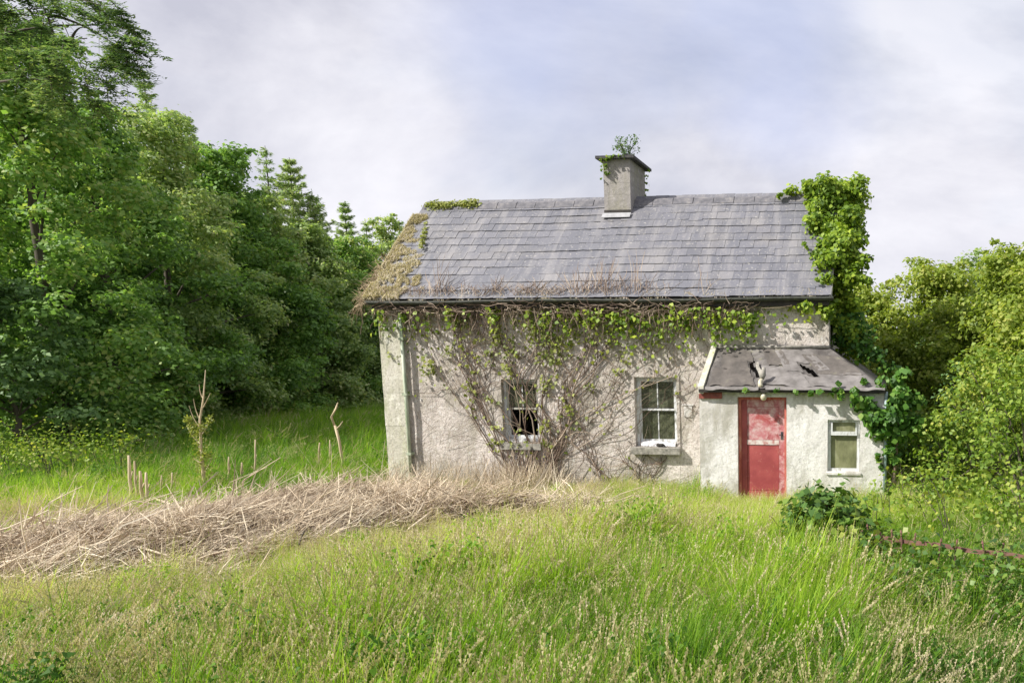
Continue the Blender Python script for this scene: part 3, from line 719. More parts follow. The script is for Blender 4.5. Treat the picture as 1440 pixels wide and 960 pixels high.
# white plaster verge on the left of the porch roof
q = MB(); n_ = 8
for k in range(n_):
    a = Vector((ex0, ye + .01, zpe - .02)).lerp(Vector((tx0, YF - .012, zpt)), k / n_); b_ = Vector((ex0, ye + .01, zpe - .02)).lerp(Vector((tx0, YF - .012, zpt)), (k + 1) / n_)
    wv_ = Vector((.105, 0, 0)); u_ = Vector((0, 0, .055 + .01 * nz(k, 1, 1, 3)))
    q.hexa([a - Vector((0, 0, .08)), a + wv_ - Vector((0, 0, .08)), b_ + wv_ - Vector((0, 0, .08)), b_ - Vector((0, 0, .08))], [a + u_, a + wv_ + u_, b_ + wv_ + u_, b_ + u_])
q.build('porch_verge', M['pilaster'], cot)
# mortar fillet where the porch roof meets the wall
MB().tube([(tx0 + .1, YF - .03, zpt + .02), ((tx0 + tx1) / 2, YF - .035, zpt + .012), (tx1, YF - .03, zpt + .015)], .035, 7).build('mortar_fillet', M['mossstone'], cot, True)
# eave: red-brown wall plate at the left, dark board, ragged felt edge
MB().box(xpl - .0, xpl + .42, PYF - .035, PYF - .002, zpe - .19, zpe - .08).build('wall_plate', M['redwood'], cot)
q = MB(); n_ = 30
for k in range(n_):
    a = ex0 + .02 + (ex1 - ex0 - .03) * k / n_; b_ = ex0 + .02 + (ex1 - ex0 - .03) * (k + 1) / n_
    d0 = .012 * nz(a, 0, 0, 3); d1 = .012 * nz(b_, 0, 0, 3)
    q.hexa([(a, ye - .012, zpe - .075 + d0), (b_, ye - .012, zpe - .075 + d1), (b_, ye + .01, zpe - .075 + d1), (a, ye + .01, zpe - .075 + d0)],
           [(a, ye - .02, zpe - .018 + d0), (b_, ye - .02, zpe - .018 + d1), (b_, ye + .01, zpe - .018 + d1), (a, ye + .01, zpe - .018 + d0)])
q.build('eave_board', M['black'], cot)
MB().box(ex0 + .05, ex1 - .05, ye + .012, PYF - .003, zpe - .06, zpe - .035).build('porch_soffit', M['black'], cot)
for k, (ua, ub) in enumerate(((.0, .30), (.34, .72), (.75, .99))):       # strips of felt hanging over the edge
    q = MB()
    for i in range(15):
        u = ua + (ub - ua) * i / 14; p = porch_pt(u, 0.0, .012); dz = .035 + .02 * nz(u * 14, k, 0, 1)
        q.v += [tuple(p + Vector((0, .03, .02))), tuple(p + Vector((0, -.03, .004))), tuple(p + Vector((0, -.04, -dz)))]
    for i in range(14):
        for j in range(2): q.f.append((i * 3 + j, (i + 1) * 3 + j, (i + 1) * 3 + j + 1, i * 3 + j + 1)); q.m.append(0)
    q.build('felt_edge', M['felt2'], proof, True)
# door
x0, x1, z0, z1 = DOOR; yd = PYF + .11
q = MB(); q.box(x0 + .002, x0 + .05, yd - .03, yd + .06, 0, z1 - .002).box(x1 - .045, x1 - .002, yd - .05, yd + .06, 0, z1 - .002).box(x0 + .051, x1 - .046, yd - .03, yd + .06, z1 - .05, z1 - .002)
M['jamb'] = mat_noise('jamb_paint', [(.35, (.32, .06, .05)), (.55, (.50, .16, .12)), (.75, (.62, .45, .35))], 12, .8, 50, .3, (1, 1, .25))
q.build('door_frame', M['jamb'], cot)
dx0, dx1 = x0 + .052, x1 - .047; zmid = .56 * z1 + .0
M['deepred'] = mat_noise('door_core', [(.3, (.30, .03, .04)), (.7, (.42, .05, .055))], 4, .55)
door = MB().box(dx0, dx1, yd + .02, yd + .05, .06, z1 - .052).build('door', M['deepred'], cot)
st = .10
MB().box(dx0, dx0 + st, yd + .0, yd + .0195, .06, z1 - .052).build('door_stile', M['door'], door)
MB().box(dx1 - st, dx1, yd + .0, yd + .0195, .06, z1 - .052).build('door_stile', M['doorpeel'], door)
MB().box(dx0 + st + .001, dx1 - st - .001, yd + .001, yd + .0195, z1 - .18, z1 - .053).build('door_rail', M['doorpeel'], door)
MB().box(dx0 + st + .001, dx1 - st - .001, yd - .004, yd + .0195, zmid, zmid + .085).build('door_rail', M['doorrail'], door)
MB().box(dx0 + st + .001, dx1 - st - .001, yd + .001, yd + .0195, .06, .26).build('door_rail', M['door'], door)
MB().box(dx0 + st + .006, dx1 - st - .006, yd + .008, yd + .0196, zmid + .091, z1 - .186).build('door_panel', M['doorpeel'], door)
MB().box(dx0 + st + .006, dx1 - st - .006, yd + .008, yd + .0196, .266, zmid - .006).build('door_panel', M['door'], door)
q = MB(); q.box(dx1 - .07, dx1 - .03, yd - .008, yd - .0005, zmid + .10, zmid + .24); q.tube([(dx1 - .05, yd - .01, zmid + .19), (dx1 - .05, yd - .05, zmid + .19), (dx1 - .09, yd - .055, zmid + .185)], .009, 6)
q.build('door_handle', M['capstone'], door)
MB().box(x0 - .1, x1 + .1, PYF - .12, PYF + .16, -.2, .045).build('doorstep', M['mossstone'], cot)
# bulkhead lamp above the door
c0 = at(1074, 556, PYF - .06)
lamp = thing('porch_lamp', (c0.x, PYF, c0.z), 'small cream globe lamp fixed above the red door', 'lamp')
q = MB(); q.tube([(c0.x, PYF - .002, c0.z + .07), (c0.x, PYF - .07, c0.z + .07), (c0.x, PYF - .075, c0.z + .03)], [.03, .025, .032], 10); q.build('fitting', M['mossstone'], lamp, True)
q = MB(); hs = [(.032, .035), (.048, .015), (.056, -.02), (.052, -.055), (.035, -.08), (.012, -.09)]
q.tube([(c0.x, PYF - .075, c0.z + h) for _, h in hs], [r_ for r_, _ in hs], 14); q.build('globe', M['ceramic'], lamp, True)
# broken fitting standing at the torn edge of the porch roof
pf = porch_pt(.315, .07, .02)
fin = thing('broken_insulator', tuple(pf), 'pale lumpy mortar knob on the edge of the torn porch roof', 'mortar lump')
q = MB(); q.tube([pf + Vector((0, -.02, -.05)), pf + Vector((.003, -.03, -.01)), pf + Vector((-.01, -.02, .03)), pf + Vector((.004, .0, .06)), pf + Vector((.015, .02, .10))], [.030, .048, .036, .048, .03], 9); q.build('lump', M['ceramic'], fin, True)
q = MB(); q.tube([pf + Vector((.02, .03, .11)), pf + Vector((.03, .06, .18)), pf + Vector((.045, .10, .30))], [.042, .055, .03], 9); q.build('upper_lump', M['mossstone'], fin, True)

# porch window: top light over a fixed pane
x0, x1, z0, z1 = W3; y = PYF + .05; zt3 = z0 + (z1 - z0) * .70
q = MB(); t_ = .055
q.box(x0 + .002, x0 + t_, y, y + .08, z0 + .002, z1 - .002).box(x1 - t_ + .01, x1 - .002, y, y + .08, z0 + .002, z1 - .002)
q.box(x0 + t_ + .001, x1 - t_ + .009, y, y + .08, z1 - .045, z1 - .002).box(x0 + t_ + .001, x1 - t_ + .009, y - .0, y + .08, z0 + .002, z0 + .05)
pw = q.build('porch_window', M['whitewood'], cot)
q = MB(); q.box(x0 + t_ + .002, x1 - t_ + .008, y - .035, y + .06, zt3, zt3 + .065); q.box(x0 + t_ + .002, x0 + t_ + .03, y - .02, y + .04, zt3 + .066, z1 - .047); q.box(x1 - t_ - .02, x1 - t_ + .008, y - .02, y + .04, zt3 + .066, z1 - .047)
q.build('transom', M['whitewood'], pw)
M['paneg'] = mat_noise('frosted_pane', [(.35, (.12, .125, .07)), (.55, (.20, .205, .115)), (.8, (.32, .32, .22))], 6, .25, 20, .15, (1, 1, .5))
MB().box(x0 + t_ + .031, x1 - t_ - .021, y + .02, y + .025, zt3 + .067, z1 - .048).build('pane', M['paneg'], pw)
MB().box(x0 + t_ + .002, x1 - t_ + .008, y + .03, y + .035, z0 + .052, zt3 - .002).build('pane', M['paneg'], pw)
q = MB(); q.hexa([(x0 - .02, PYF - .03, z0 - .06), (x1 + .03, PYF - .03, z0 - .06), (x1 + .03, PYF - .002, z0 - .06), (x0 - .02, PYF - .002, z0 - .06)],
       [(x0 - .02, PYF - .03, z0 - .02), (x1 + .03, PYF - .03, z0 - .02), (x1 + .03, PYF + .049, z0 + .001), (x0 - .02, PYF + .049, z0 + .001)])
q.build('porch_window_sill', M['porch'], cot)
q = MB(); q.tube([(xpr + .03, PYF - .03, zpe - .05), (xpr + .035, PYF - .03, 1.0), (xpr + .03, PYF - .03, .1)], .032, 8); q.build('downpipe', M['bluepipe'], cot, True)
q = MB(); xb0 = at(962, 570, YF); q.box(xb0.x, xb0.x + .16, YF - .02, YF - .0005, xb0.z - .22, xb0.z); q.box(xb0.x - .03, xb0.x + .19, YF - .03, YF - .0005, xb0.z + .001, xb0.z + .03)
q.build('wall_patch', M['porch'], cot)

# ------------------------------------------------------------------ climbing plants on the house
def wallpt(px, py, off=.03): p = at(px, py, YF); return Vector((p.x, YF - off, p.z))
cr = thing('wall_creeper', tuple(wallpt(745, 700)), 'half dead creeper fanning up the front wall around the broken window', 'climbing plant')
q = MB()
def stem(p0, p1, r0, r1, wig, n_=9, side=5, off=.03):
    a, b_ = Vector(p0), Vector(p1); k1, k2 = random.uniform(0, 99), random.uniform(0, 99); L_ = (b_ - a).length
    pts = []
    for i in range(n_ + 1):
        t_ = i / n_; p = a.lerp(b_, t_)
        env = math.sin(math.pi * min(1, t_ * 1.0)) + .25
        pts.append(Vector((p.x + wig * L_ * nz(k1, t_ * 2.6, 0, 1) * env, p.y - .015 * nz(k2, t_ * 4, 0, 1) - off * .3, p.z + wig * L_ * .6 * nz(k2, t_ * 2.6, 3, 1) * env)))
    q.tube(pts, [r0 + (r1 - r0) * i / n_ for i in range(n_ + 1)], side, False); return pts
heads = []
TOPY = 432
mains = [((742, 700), (640, TOPY)), ((745, 705), (665, TOPY)), ((752, 700), (700, TOPY)), ((750, 705), (728, TOPY)), ((757, 705), (755, TOPY)), ((760, 700), (775, TOPY)),
         ((765, 700), (800, TOPY)), ((768, 690), (850, TOPY)), ((770, 665), (868, TOPY)), ((775, 655), (885, TOPY)), ((774, 640), (862, TOPY)), ((700, 640), (640, 450)),
         ((712, 620), (650, 470)), ((778, 650), (905, 440)), ((772, 645), (935, 470)), ((690, 600), (625, TOPY)), ((738, 700), (590, 440)), ((800, 560), (880, 430)), ((780, 600), (872, 436)),
         ((783, 650), (960, 500)), ((770, 660), (985, 540)), ((860, 700), (800, 560)), ((900, 690), (935, 640)), ((905, 690), (890, 650)), ((770, 640), (1010, 440)), ((850, 480), (1060, 430))]
for (a, b_) in mains:
    for rep in range(1 if b_[0] > 900 else random.choice((1, 1, 2, 3))):
        j = lambda s_: random.uniform(-s_, s_)
        pts = stem(wallpt(a[0] + j(9), a[1] + j(8)), wallpt(b_[0] + j(14), b_[1] + j(6)), random.uniform(.007, .020) * (.55 if b_[0] > 900 else 1), random.uniform(.003, .006), .16, 14)
        heads.append(pts)
# finer shoots branching off
for k in range(460):
    src = random.choice(heads); i = random.randrange(2, len(src)); p = src[i]
    ang_ = random.gauss(1.57, .95); L_ = random.uniform(.25, 1.3)
    e = Vector((p.x + L_ * math.cos(ang_), p.y, min(zt - .02, max(.1, p.z + L_ * math.sin(ang_)))))
    if e.x > xr - .1 or e.x < xl + .05: continue
    if any(W1[0] < v_.x < W1[1] and W1[2] < v_.z < W1[3] for v_ in (p, e, p.lerp(e, .5))) and random.random() < .85: continue
    stem(p, e, random.uniform(.003, .007), .002, .22, 6, 4)
for k in range(300):                             # fine mesh of dead tendrils in the upper middle
    px_, py_ = random.gauss(800, 110), random.uniform(435, 640)
    if px_ < 560 or px_ > 1040: continue
    if py_ > 560 and random.random() < .5: continue
    if 695 < px_ < 765 and 525 < py_ < 640 and random.random() < .85: continue
    a = wallpt(px_, py_); an = random.uniform(.3, 2.8); L_ = random.uniform(.3, 1.0)
    stem(a, (a.x + L_ * math.cos(an), a.y, min(zt - .02, a.z + L_ * math.sin(an))), .0045, .002, .25, 6, 3)
for k in range(90):                              # thick tangle under the broken window
    px_ = random.gauss(748, 24); a = wallpt(px_, random.uniform(680, 715), .05)
    stem(a, wallpt(px_ + random.gauss(0, 22), random.uniform(610, 660), .05), random.uniform(.006, .013), .004, .15, 6, 4, .08)
o = q.build('stems', M['creepstem'], cr, True); tag(o, kind='stuff')
# leaves: clusters seen in the picture, plus a scatter along the shoots
CL = [(612, 520, .22, 26), (600, 515, .18, 20), (632, 495, .14, 14), (650, 455, .15, 20), (690, 500, .12, 14), (700, 470, .14, 22), (715, 520, .12, 16), (755, 470, .22, 34), (775, 500, .24, 44), (770, 540, .18, 26), (790, 480, .2, 34),
      (740, 455, .18, 22), (765, 600, .12, 12), (690, 560, .10, 10), (770, 625, .12, 14), (850, 470, .16, 14), (905, 455, .16, 20), (925, 485, .12, 14), (935, 440, .16, 24), (970, 460, .10, 12), (880, 500, .1, 8),
      (700, 600, .1, 10), (695, 625, .14, 14), (730, 625, .22, 16), (830, 545, .08, 6), (870, 520, .1, 8), (1000, 432, .15, 18), (800, 450, .25, 30), (580, 470, .2, 12), (560, 500, .12, 12), (555, 470, .1, 10), (660, 540, .1, 8), (720, 490, .2, 20)]
P, Nn = [], []
for (px_, py_, r_, n_) in CL:
    c_ = wallpt(px_, py_, .07)
    for k in range(int(n_ * 1.25)):
        d = rng.normal(size=3) * np.array([r_ * .6, .03, r_ * .55]); P.append(np.array(c_) + d); Nn.append(rng.normal(size=3) * .4 + np.array([-.2, -1, .4]))
for src in heads:
    for k in range(9):
        p = src[random.randrange(3, len(src))]
        if p.z < 1.2 and random.random() < .7: continue
        P.append(np.array(p) + rng.normal(size=3) * np.array([.06, .015, .06]) - np.array([0, .03, 0])); Nn.append(rng.normal(size=3) * .5 + np.array([-.2, -1, .4]))
for k in range(420):
    px_, py_ = random.gauss(790, 130), TOPY + abs(random.gauss(10, 40))
    if 560 < px_ < 1060 and py_ < 600: P.append(np.array(wallpt(px_, py_, .06))); Nn.append(rng.normal(size=3) * .5 + np.array([-.2, -1, .4]))
P, Nn = np.array(P), np.array(Nn)
o = leaf_object('leaves', P, Nn, rng.uniform(.045, .10, len(P)), M['creeper'], cr, .8, .45); tag(o, kind='stuff')

# tangle hanging along the eave
ev = thing('eave_ivy', (vl + 3, YE - .1, ze), 'ragged ivy and dead stems draped along the gutter above the windows', 'ivy')
q = MB(); P, Nn = [], []
def evx(px): return at(px, 425, YE).x
for k in range(950):
    px_ = 515 + 560 * random.random() ** 1.0
    if px_ > 1040 and random.random() < .7: continue
    x = evx(px_); z = ze - .05 + random.uniform(-.18, .02)
    a = Vector((x, YE + (random.uniform(-.12, -.04) if random.random() < .25 else random.uniform(.0, .19)), z - .07)); an = random.gauss(0, 1.1) + (0 if random.random() < .6 else 1.57)
    L_ = random.uniform(.15, .6)
    if random.random() < .30: e = a + Vector((L_ * .5 * random.uniform(-1, 1), -.02, -L_ * 1.0))
    else: e = a + Vector((L_ * math.cos(an), random.uniform(-.05, .05), L_ * .4 * math.sin(an)))
    n_ = 5; pts = [a.lerp(e, i / n_) + Vector((.05 * nz(k, i, 0, .7), .03 * nz(k, i, 5, .7), .05 * nz(k, i, 9, .7))) for i in range(n_ + 1)]
    q.tube(pts, random.uniform(.003, .008), 3, False)
for k in range(420):                             # bare shoots standing up over the slates
    px_ = random.choice([random.uniform(520, 1000), random.gauss(850, 40), random.gauss(620, 40), random.gauss(740, 30)])
    if px_ > 1000 or px_ < 515: continue
    hm = .12 + .80 * max(0, nz(px_, 0, 0, .035) + .3 * nz(px_, 3, 0, .15)) + (.25 if 800 < px_ < 900 else 0)
    x = evx(px_); L_ = random.uniform(.1, hm); u_ = random.uniform(0, .2)
    a = Vector((x, YE, ze + .03)) + sl * u_ + nrm * .03; e = a + Vector((random.gauss(0, .12), .1 * L_, L_)) + sl * L_ * .3
    n_ = 4; pts = [a.lerp(e, i / n_) + Vector((.06 * nz(k, i, 0, .6), 0, .02 * nz(k, i, 5, .7))) for i in range(n_ + 1)]
    q.tube(pts, [random.uniform(.003, .006)] * n_ + [.0015], 3, False)
o = q.build('dead_stems', M['creepstem'], ev); tag(o, kind='stuff')
for k in range(3000):
    px_ = 515 + 640 * random.random()
    dens = (.02 if px_ < 780 else .2) + 2.4 * max(0, nz(px_, 0, 0, .05) + .5 * nz(px_, 9, 0, .17) - .02) + (.35 if 900 < px_ < 1060 else 0) + (.3 if 820 < px_ < 900 else 0)
    if px_ > 1065: dens = .12
    if random.random() > dens: continue
    lo = .32 if (700 < px_ < 760 or 880 < px_ < 1050) else .2
    z = ze - .05 - abs(random.gauss(0, lo)) - .26 * max(0, nz(px_, 4, 0, .07) + .3); x = evx(px_)
    P.append((x, (YE - .09 - random.uniform(0, .06)) if random.random() < .2 else random.uniform(YE + .03, YF - .03), z - .08)); Nn.append(rng.normal(size=3) * .5 + np.array([-.3, -1, .5]))
P, Nn = np.array(P), np.array(Nn)
o = leaf_object('leaves', P, Nn, rng.uniform(.05, .11, len(P)), M['ivy'], ev, .8, .46); tag(o, kind='stuff')

# moss and dry grass over the left verge
mo = thing('roof_moss', (vl, YE, ze), 'straw coloured moss and dry grass over the lower left corner of the slates', 'moss')
P, Nn, Ax = [], [], []
for k in range(30000):
    t_ = random.random() ** 1.3 * .88
    wid = 1.15 * (1 - t_ / .92) ** 1.0 + .10 + .30 * nz(t_ * 4, 1, 1, 1)
    if .50 < t_ < .57: wid *= .45
    u_ = random.random() ** 1.3; x = vl - .08 + max(.05, wid) * u_ * 1.15
    if nz(x, t_ * 3, 0, 3.4) + .9 * nz(x, t_ * 3, 9, 9) < -.55 + 1.0 * u_: continue
    hgt = .0 + .07 * random.random() * (1 - .8 * u_)
    p = Vector((x, YE, ze)) + sl * (SLEN * t_) + nrm * (.02 + hgt)
    P.append(tuple(p)); Nn.append((random.gauss(-.3, .6), random.gauss(-.7, .6), random.gauss(.6, .5))); Ax.append((random.gauss(0, .7), -.4, .8))
for k in range(1500):                            # a thin scatter right along the gutter line
    x = evx(515 + 640 * random.random() ** 1.6); p = Vector((x, YE, ze)) + sl * abs(random.gauss(0, .07)) + nrm * .015
    if nz(x, 0, 0, 2.7) < -.05: continue
    P.append(tuple(p)); Nn.append((random.gauss(0, .5), -1, .4)); Ax.append((random.gauss(0, .4), 0, 1.0))
leaf_object('tufts', np.array(P), np.array(Nn), rng.uniform(.05, .15, len(P)), M['moss'], mo, -.6, .07, .02, np.array(Ax)); tag(bpy.data.objects['tufts'], kind='stuff')
q = MB()
for k in range(260):
    t_ = random.uniform(-.04, .4); p = Vector((vl - .02 + random.uniform(-.12, .06), YE, ze)) + sl * (SLEN * t_)
    e = p + Vector((random.uniform(-.32, .0), random.uniform(-.1, .1), random.uniform(-.45, .25))); m_ = p.lerp(e, .5) + Vector((-.1, 0, .1))
    q.tube(bez(p, m_, e, 5), [.004] * 5 + [.0015], 3, False)
o = q.build('trailing_stems', M['straw'], mo); tag(o, kind='stuff')

def ivy_mass(name, label, clumps, per, size, mat, loc, flat=.85, stems=None, cat='ivy', droop=.9):
    t0 = thing(name, loc, label, cat)
    P_, N_ = clump_leaves(clumps, per, flat, .35, .35); N_[:, 1] -= .5; N_[:, 0] -= .2
    o_ = leaf_object('leaves', P_, N_, rng.uniform(size * .65, size * 1.25, len(P_)), mat, t0, droop, .46, .10); tag(o_, kind='stuff')
    if stems:
        q_ = MB()
        for s_ in stems: q_.tube(*s_, 6, False)
        q_.build('stem', M['creepstem'], t0, True)
    return t0
# ivy on the left end of the ridge
cl = []
for k in range(16):
    p = at(606 + 4.3 * k, 296 - (3 if 8 < k < 15 else 0), YRG - .05); cl.append((p.x, p.y, p.z + .06, random.uniform(.10, .17)))
for k in range(8):
    p = at(603 - 1.5 * k, 304 + 6 * k, YRG - .2 - .14 * k); cl.append((p.x, p.y, p.z, .07))
ivy_mass('ridge_ivy', 'low tuft of yellow green ivy on the left end of the roof ridge', cl, 5000, .06, M['creeper'], tuple(at(640, 290, YRG)))
# tall ivy over the right gable
cl = []
path = [(1100, 278, .10), (1112, 274, .12), (1125, 272, .15), (1140, 270, .22), (1160, 262, .27), (1178, 262, .30), (1192, 268, .27), (1150, 285, .22), (1165, 290, .30), (1190, 300, .30), (1172, 315, .32), (1160, 310, .24), (1198, 325, .24),
        (1178, 340, .30), (1192, 355, .27), (1170, 345, .20), (1200, 375, .16), (1185, 375, .27), (1198, 395, .20), (1180, 400, .22), (1192, 415, .20), (1176, 425, .20), (1190, 440, .26), (1140, 350, .05), (1130, 346, .05), (1150, 352, .08), (1160, 358, .10), (1150, 392, .05),
        (1138, 430, .12), (1150, 428, .12), (1160, 440, .15), (1172, 450, .22), (1185, 465, .26), (1195, 485, .30), (1165, 425, .14), (1200, 310, .12), (1198, 345, .10), (1150, 275, .2), (1185, 280, .3), (1200, 290, .2), (1160, 325, .24), (1175, 365, .28), (1195, 340, .24), (1182, 388, .26), (1196, 372, .22), (1168, 300, .28), (1140, 290, .16), (1150, 305, .18), (1155, 330, .2), (1160, 350, .2), (1163, 372, .18), (1166, 395, .18), (1194, 300, .2), (1192, 325, .2), (1170, 275, .28), (1185, 300, .28), (1180, 330, .28), (1186, 360, .26)]
for (px_, py_, r_) in path:
    t_ = max(0, min(1, (412 - py_) / (412 - 284))); Y = YE + (YRG - YE) * t_ if py_ < 420 else YF - .05
    if px_ > 1170 and py_ > 330: Y = max(Y, 15.5)
    p = at(px_, py_, Y - .05)
    for s_ in range(3): cl.append((p.x + random.gauss(0, r_ * .5), p.y + random.gauss(0, .2), min(at(1180, 256, 16.7).z - r_ * .5, p.z + random.gauss(0, r_ * .35)), r_ * random.uniform(.65, .95)))
a = Vector((xr + .1, 15.3, .2)); b_ = at(1185, 300, 16.4)
ivy_mass('gable_ivy', 'tall bright green ivy column climbing the right gable above the ridge', cl, 4200, .085, M['ivy'], (xr + .1, 15.4, 0), .95,
         [(bez(a, a.lerp(b_, .5) + Vector((.1, -.2, 0)), b_, 8), [.05, .05, .045, .04, .035, .03, .025, .02, .015])])
# ivy over the right corner of the porch
cl = []
for (px_, py_, r_, Y) in [(1155, 552, .05, 13.62), (1170, 554, .06, 13.62), (1185, 556, .07, 13.62), (1200, 556, .10, 13.6), (1215, 562, .16, 13.65), (1230, 575, .22, 13.65), (1245, 590, .24, 13.7), (1225, 590, .16, 13.68), (1240, 610, .18, 13.7), (1255, 620, .22, 13.8), (1250, 640, .16, 13.8),
                           (1265, 560, .24, 13.8), (1275, 590, .26, 13.9), (1262, 540, .2, 14.0), (1280, 555, .2, 14.1), (1215, 535, .05, 13.65), (1238, 540, .12, 13.7), (1235, 645, .06, 13.72), (1240, 656, .05, 13.74), (1140, 552, .04, 13.62), (1120, 551, .03, 13.64), (1180, 540, .03, 13.62), (1050, 549, .03, 13.64), (1092, 549, .025, 13.64)]:
    p = at(px_, py_, Y)
    for s_ in range(2): cl.append((p.x + random.gauss(0, r_ * .4), p.y + random.gauss(0, .04), p.z + random.gauss(0, r_ * .4), r_ * random.uniform(.65, .9)))
a = Vector((xpr + .12, 13.9, 0)); b_ = at(1262, 560, 13.9)
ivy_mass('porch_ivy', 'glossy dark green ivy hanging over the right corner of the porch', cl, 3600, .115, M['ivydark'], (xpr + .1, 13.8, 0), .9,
         [(bez(a, a.lerp(b_, .5) + Vector((.1, -.1, 0)), b_, 6), [.04, .04, .035, .03, .025, .02, .015])])
# dark ivy in the corner between gable and porch roof
cl = []
for (px_, py_, r_) in [(1180, 455, .25), (1195, 470, .3), (1185, 480, .2), (1210, 490, .3), (1200, 450, .25), (1215, 470, .25), (1230, 500, .25), (1250, 520, .22)]:
    p = at(px_, py_, 15.3); cl.append((p.x, p.y, p.z, r_))
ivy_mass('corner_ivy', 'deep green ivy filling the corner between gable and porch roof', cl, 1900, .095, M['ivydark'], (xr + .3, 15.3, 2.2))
# on the chimney
cl = []
for (px_, py_, r_, Y) in [(848, 226, .07, YC - .1), (855, 224, .07, YC - .1), (863, 222, .07, YC - .1), (871, 221, .06, YC - .1), (850, 235, .08, YC - .08), (853, 244, .06, YC - .06), (848, 240, .05, YC - .06), (846, 252, .03, YC - .04), (878, 221, .04, YC - .1),
                           (905, 248, .05, YC + .85), (906, 258, .05, YC + .85), (906, 268, .05, YC + .85), (904, 276, .04, YC + .85), (908, 240, .05, YC + .9)]:
    p = at(px_, py_, Y); cl.append((p.x + (.05 if px_ > 900 else 0), p.y, p.z, r_))
ivy_mass('chimney_ivy', 'small ivy growth hanging from the cap of the chimney', cl, 4200, .055, M['ivy'], (ca.x, YC, cz))
# shrub on top
sb = thing('chimney_shrub', ((ca.x + cb.x) / 2 + .15, YC + .3, cz + .1), 'little self sown bush growing out of the chimney top', 'bush')
q = MB(); P, Nn = [], []
for k in range(16):
    a = Vector(((ca.x + cb.x) / 2 + .12, YC + .35, cz + .09)); e = a + Vector((random.uniform(-.30, .26), random.uniform(-.2, .2), random.uniform(.15, .46)))
    pts = bez(a, a.lerp(e, .5) + Vector((0, 0, .08)), e, 5); q.tube(pts, [.007, .006, .005, .004, .003, .002], 4, False)
    for j in range(26):
        p = pts[random.choice((1, 2, 3, 4, 5, 5))]; P.append(np.array(p) + rng.normal(size=3) * .035); Nn.append(rng.normal(size=3) + np.array([0, -.3, .5]))
q.build('twigs', M['bark'], sb); o = leaf_object('foliage', np.array(P), np.array(Nn), rng.uniform(.025, .06, len(P)), M['leaf_ash'], sb, .1, .4); tag(o, kind='stuff')

# ------------------------------------------------------------------ trees
def limbs(q, base, top, r0, targets, bend=.12):
    base, top = Vector(base), Vector(top); n_ = 9
    mid = [base.lerp(top, i / n_) + Vector((bend * nz(i, base.x, 0, .5), bend * nz(i, base.y, 4, .5), 0)) * (i / n_) * 3 for i in range(n_ + 1)]
    q.tube(mid, [max(.02, r0 * (1 - .88 * i / n_)) * (1.35 if i == 0 else 1) for i in range(n_ + 1)], 8)
    for c_ in targets:
        c_ = Vector(c_[:3]); f_ = max(.12, min(.92, (c_.z - base.z) / (top.z - base.z) - .12)); i = int(f_ * n_); s_ = mid[i]
        rr = max(.012, r0 * (1 - .88 * i / n_) * .42)
        pts = bez(s_, s_.lerp(c_, .55) + Vector((0, 0, .12 * (c_ - s_).length)), c_, 5)
        q.tube(pts, [rr * (1 - .8 * j / 5) for j in range(6)], 5, False)
def broadleaf(base, h, rad, label, mat, n_clump=44, per=330, leaf=.14, low=.10, seed=0, name='broadleaf_tree', lean=(0, 0), prof=None, trunk_r=None, group='trees along the left edge of the field', extra=()):
    global rng
    rs = random.Random(seed)
    base = Vector(base); base.z = G(base.x, base.y) - .05
    t0 = thing(name, tuple(base), label, 'tree', group)
    cl = []
    for k in range(n_clump):
        f_ = low + (1 - low) * ((k + rs.random()) / n_clump)
        pr = (math.sin(math.pi * min(1, (f_ + .12) ** .8)) * .85 + .25) if prof is None else prof(f_)
        az = k * 2.399 + rs.uniform(-.4, .4); rr = rad * max(.05, pr) * (rs.random() ** .35)
        r_ = rad * rs.uniform(.20, .34) * (1 - .30 * f_)
        cl.append((base.x + rr * math.cos(az) + lean[0] * f_, base.y + rr * math.sin(az) + lean[1] * f_, base.z + h * f_ - r_ * .4, r_))
    big = list(cl)
    for (x, y, z, r_) in big:                    # smaller outlying sprays break the outline
        for s_ in range(2):
            d = Vector((rs.gauss(0, 1), rs.gauss(0, 1), rs.gauss(.2, .7))).normalized() * r_ * rs.uniform(.9, 1.35); cl.append((x + d.x, y + d.y, z + d.z * .7, r_ * rs.uniform(.3, .5)))
    cl += list(extra)
    q = MB(); limbs(q, base, base + Vector((lean[0] * .8, lean[1] * .8, h * .86)), trunk_r or .03 * h * .6, rs.sample(big, min(len(big), 20)))
    q.build('trunk', M['bark'], t0, True)
    P_, N_ = clump_leaves(cl, per / 1.0, .62, .42, .6)
    o_ = leaf_object('crown', P_, N_, rng.uniform(leaf * .65, leaf * 1.25, len(P_)), mat, t0, .55, .36); tag(o_, kind='stuff')
    return t0
# (pixel column, depth, top row)
def hgt(py, D): return (500 - py) / F * D + CAMH
TR = [(35, 20.5, 60, 3.0, 'leaf_broad', 'tall leafy tree at the left edge under the overhanging ash branch', 60),
      (128, 24, 165, 3.0, 'leaf_broad', 'bushy bright green tree next to the one at the left edge', 56),
      (222, 28, 172, 3.2, 'leaf_light', 'pale yellow green tree in front of the leftmost conifer spire', 56),
      (305, 32, 215, 3.3, 'leaf_broad', 'deep green tree between the pale tree and the tall conifer', 56),
      (368, 35, 285, 3.0, 'leaf_light', 'light green rounded tree in front of the tall conifer', 50),
      (432, 38, 325, 3.0, 'leaf_light', 'light green tree just right of the tall conifer', 50),
      (492, 41, 345, 3.0, 'leaf_broad', 'low rounded green tree nearing the cottage', 44),
      (545, 46, 318, 2.6, 'leaf_light', 'thin yellow green tree showing beside the left end of the roof', 44)]
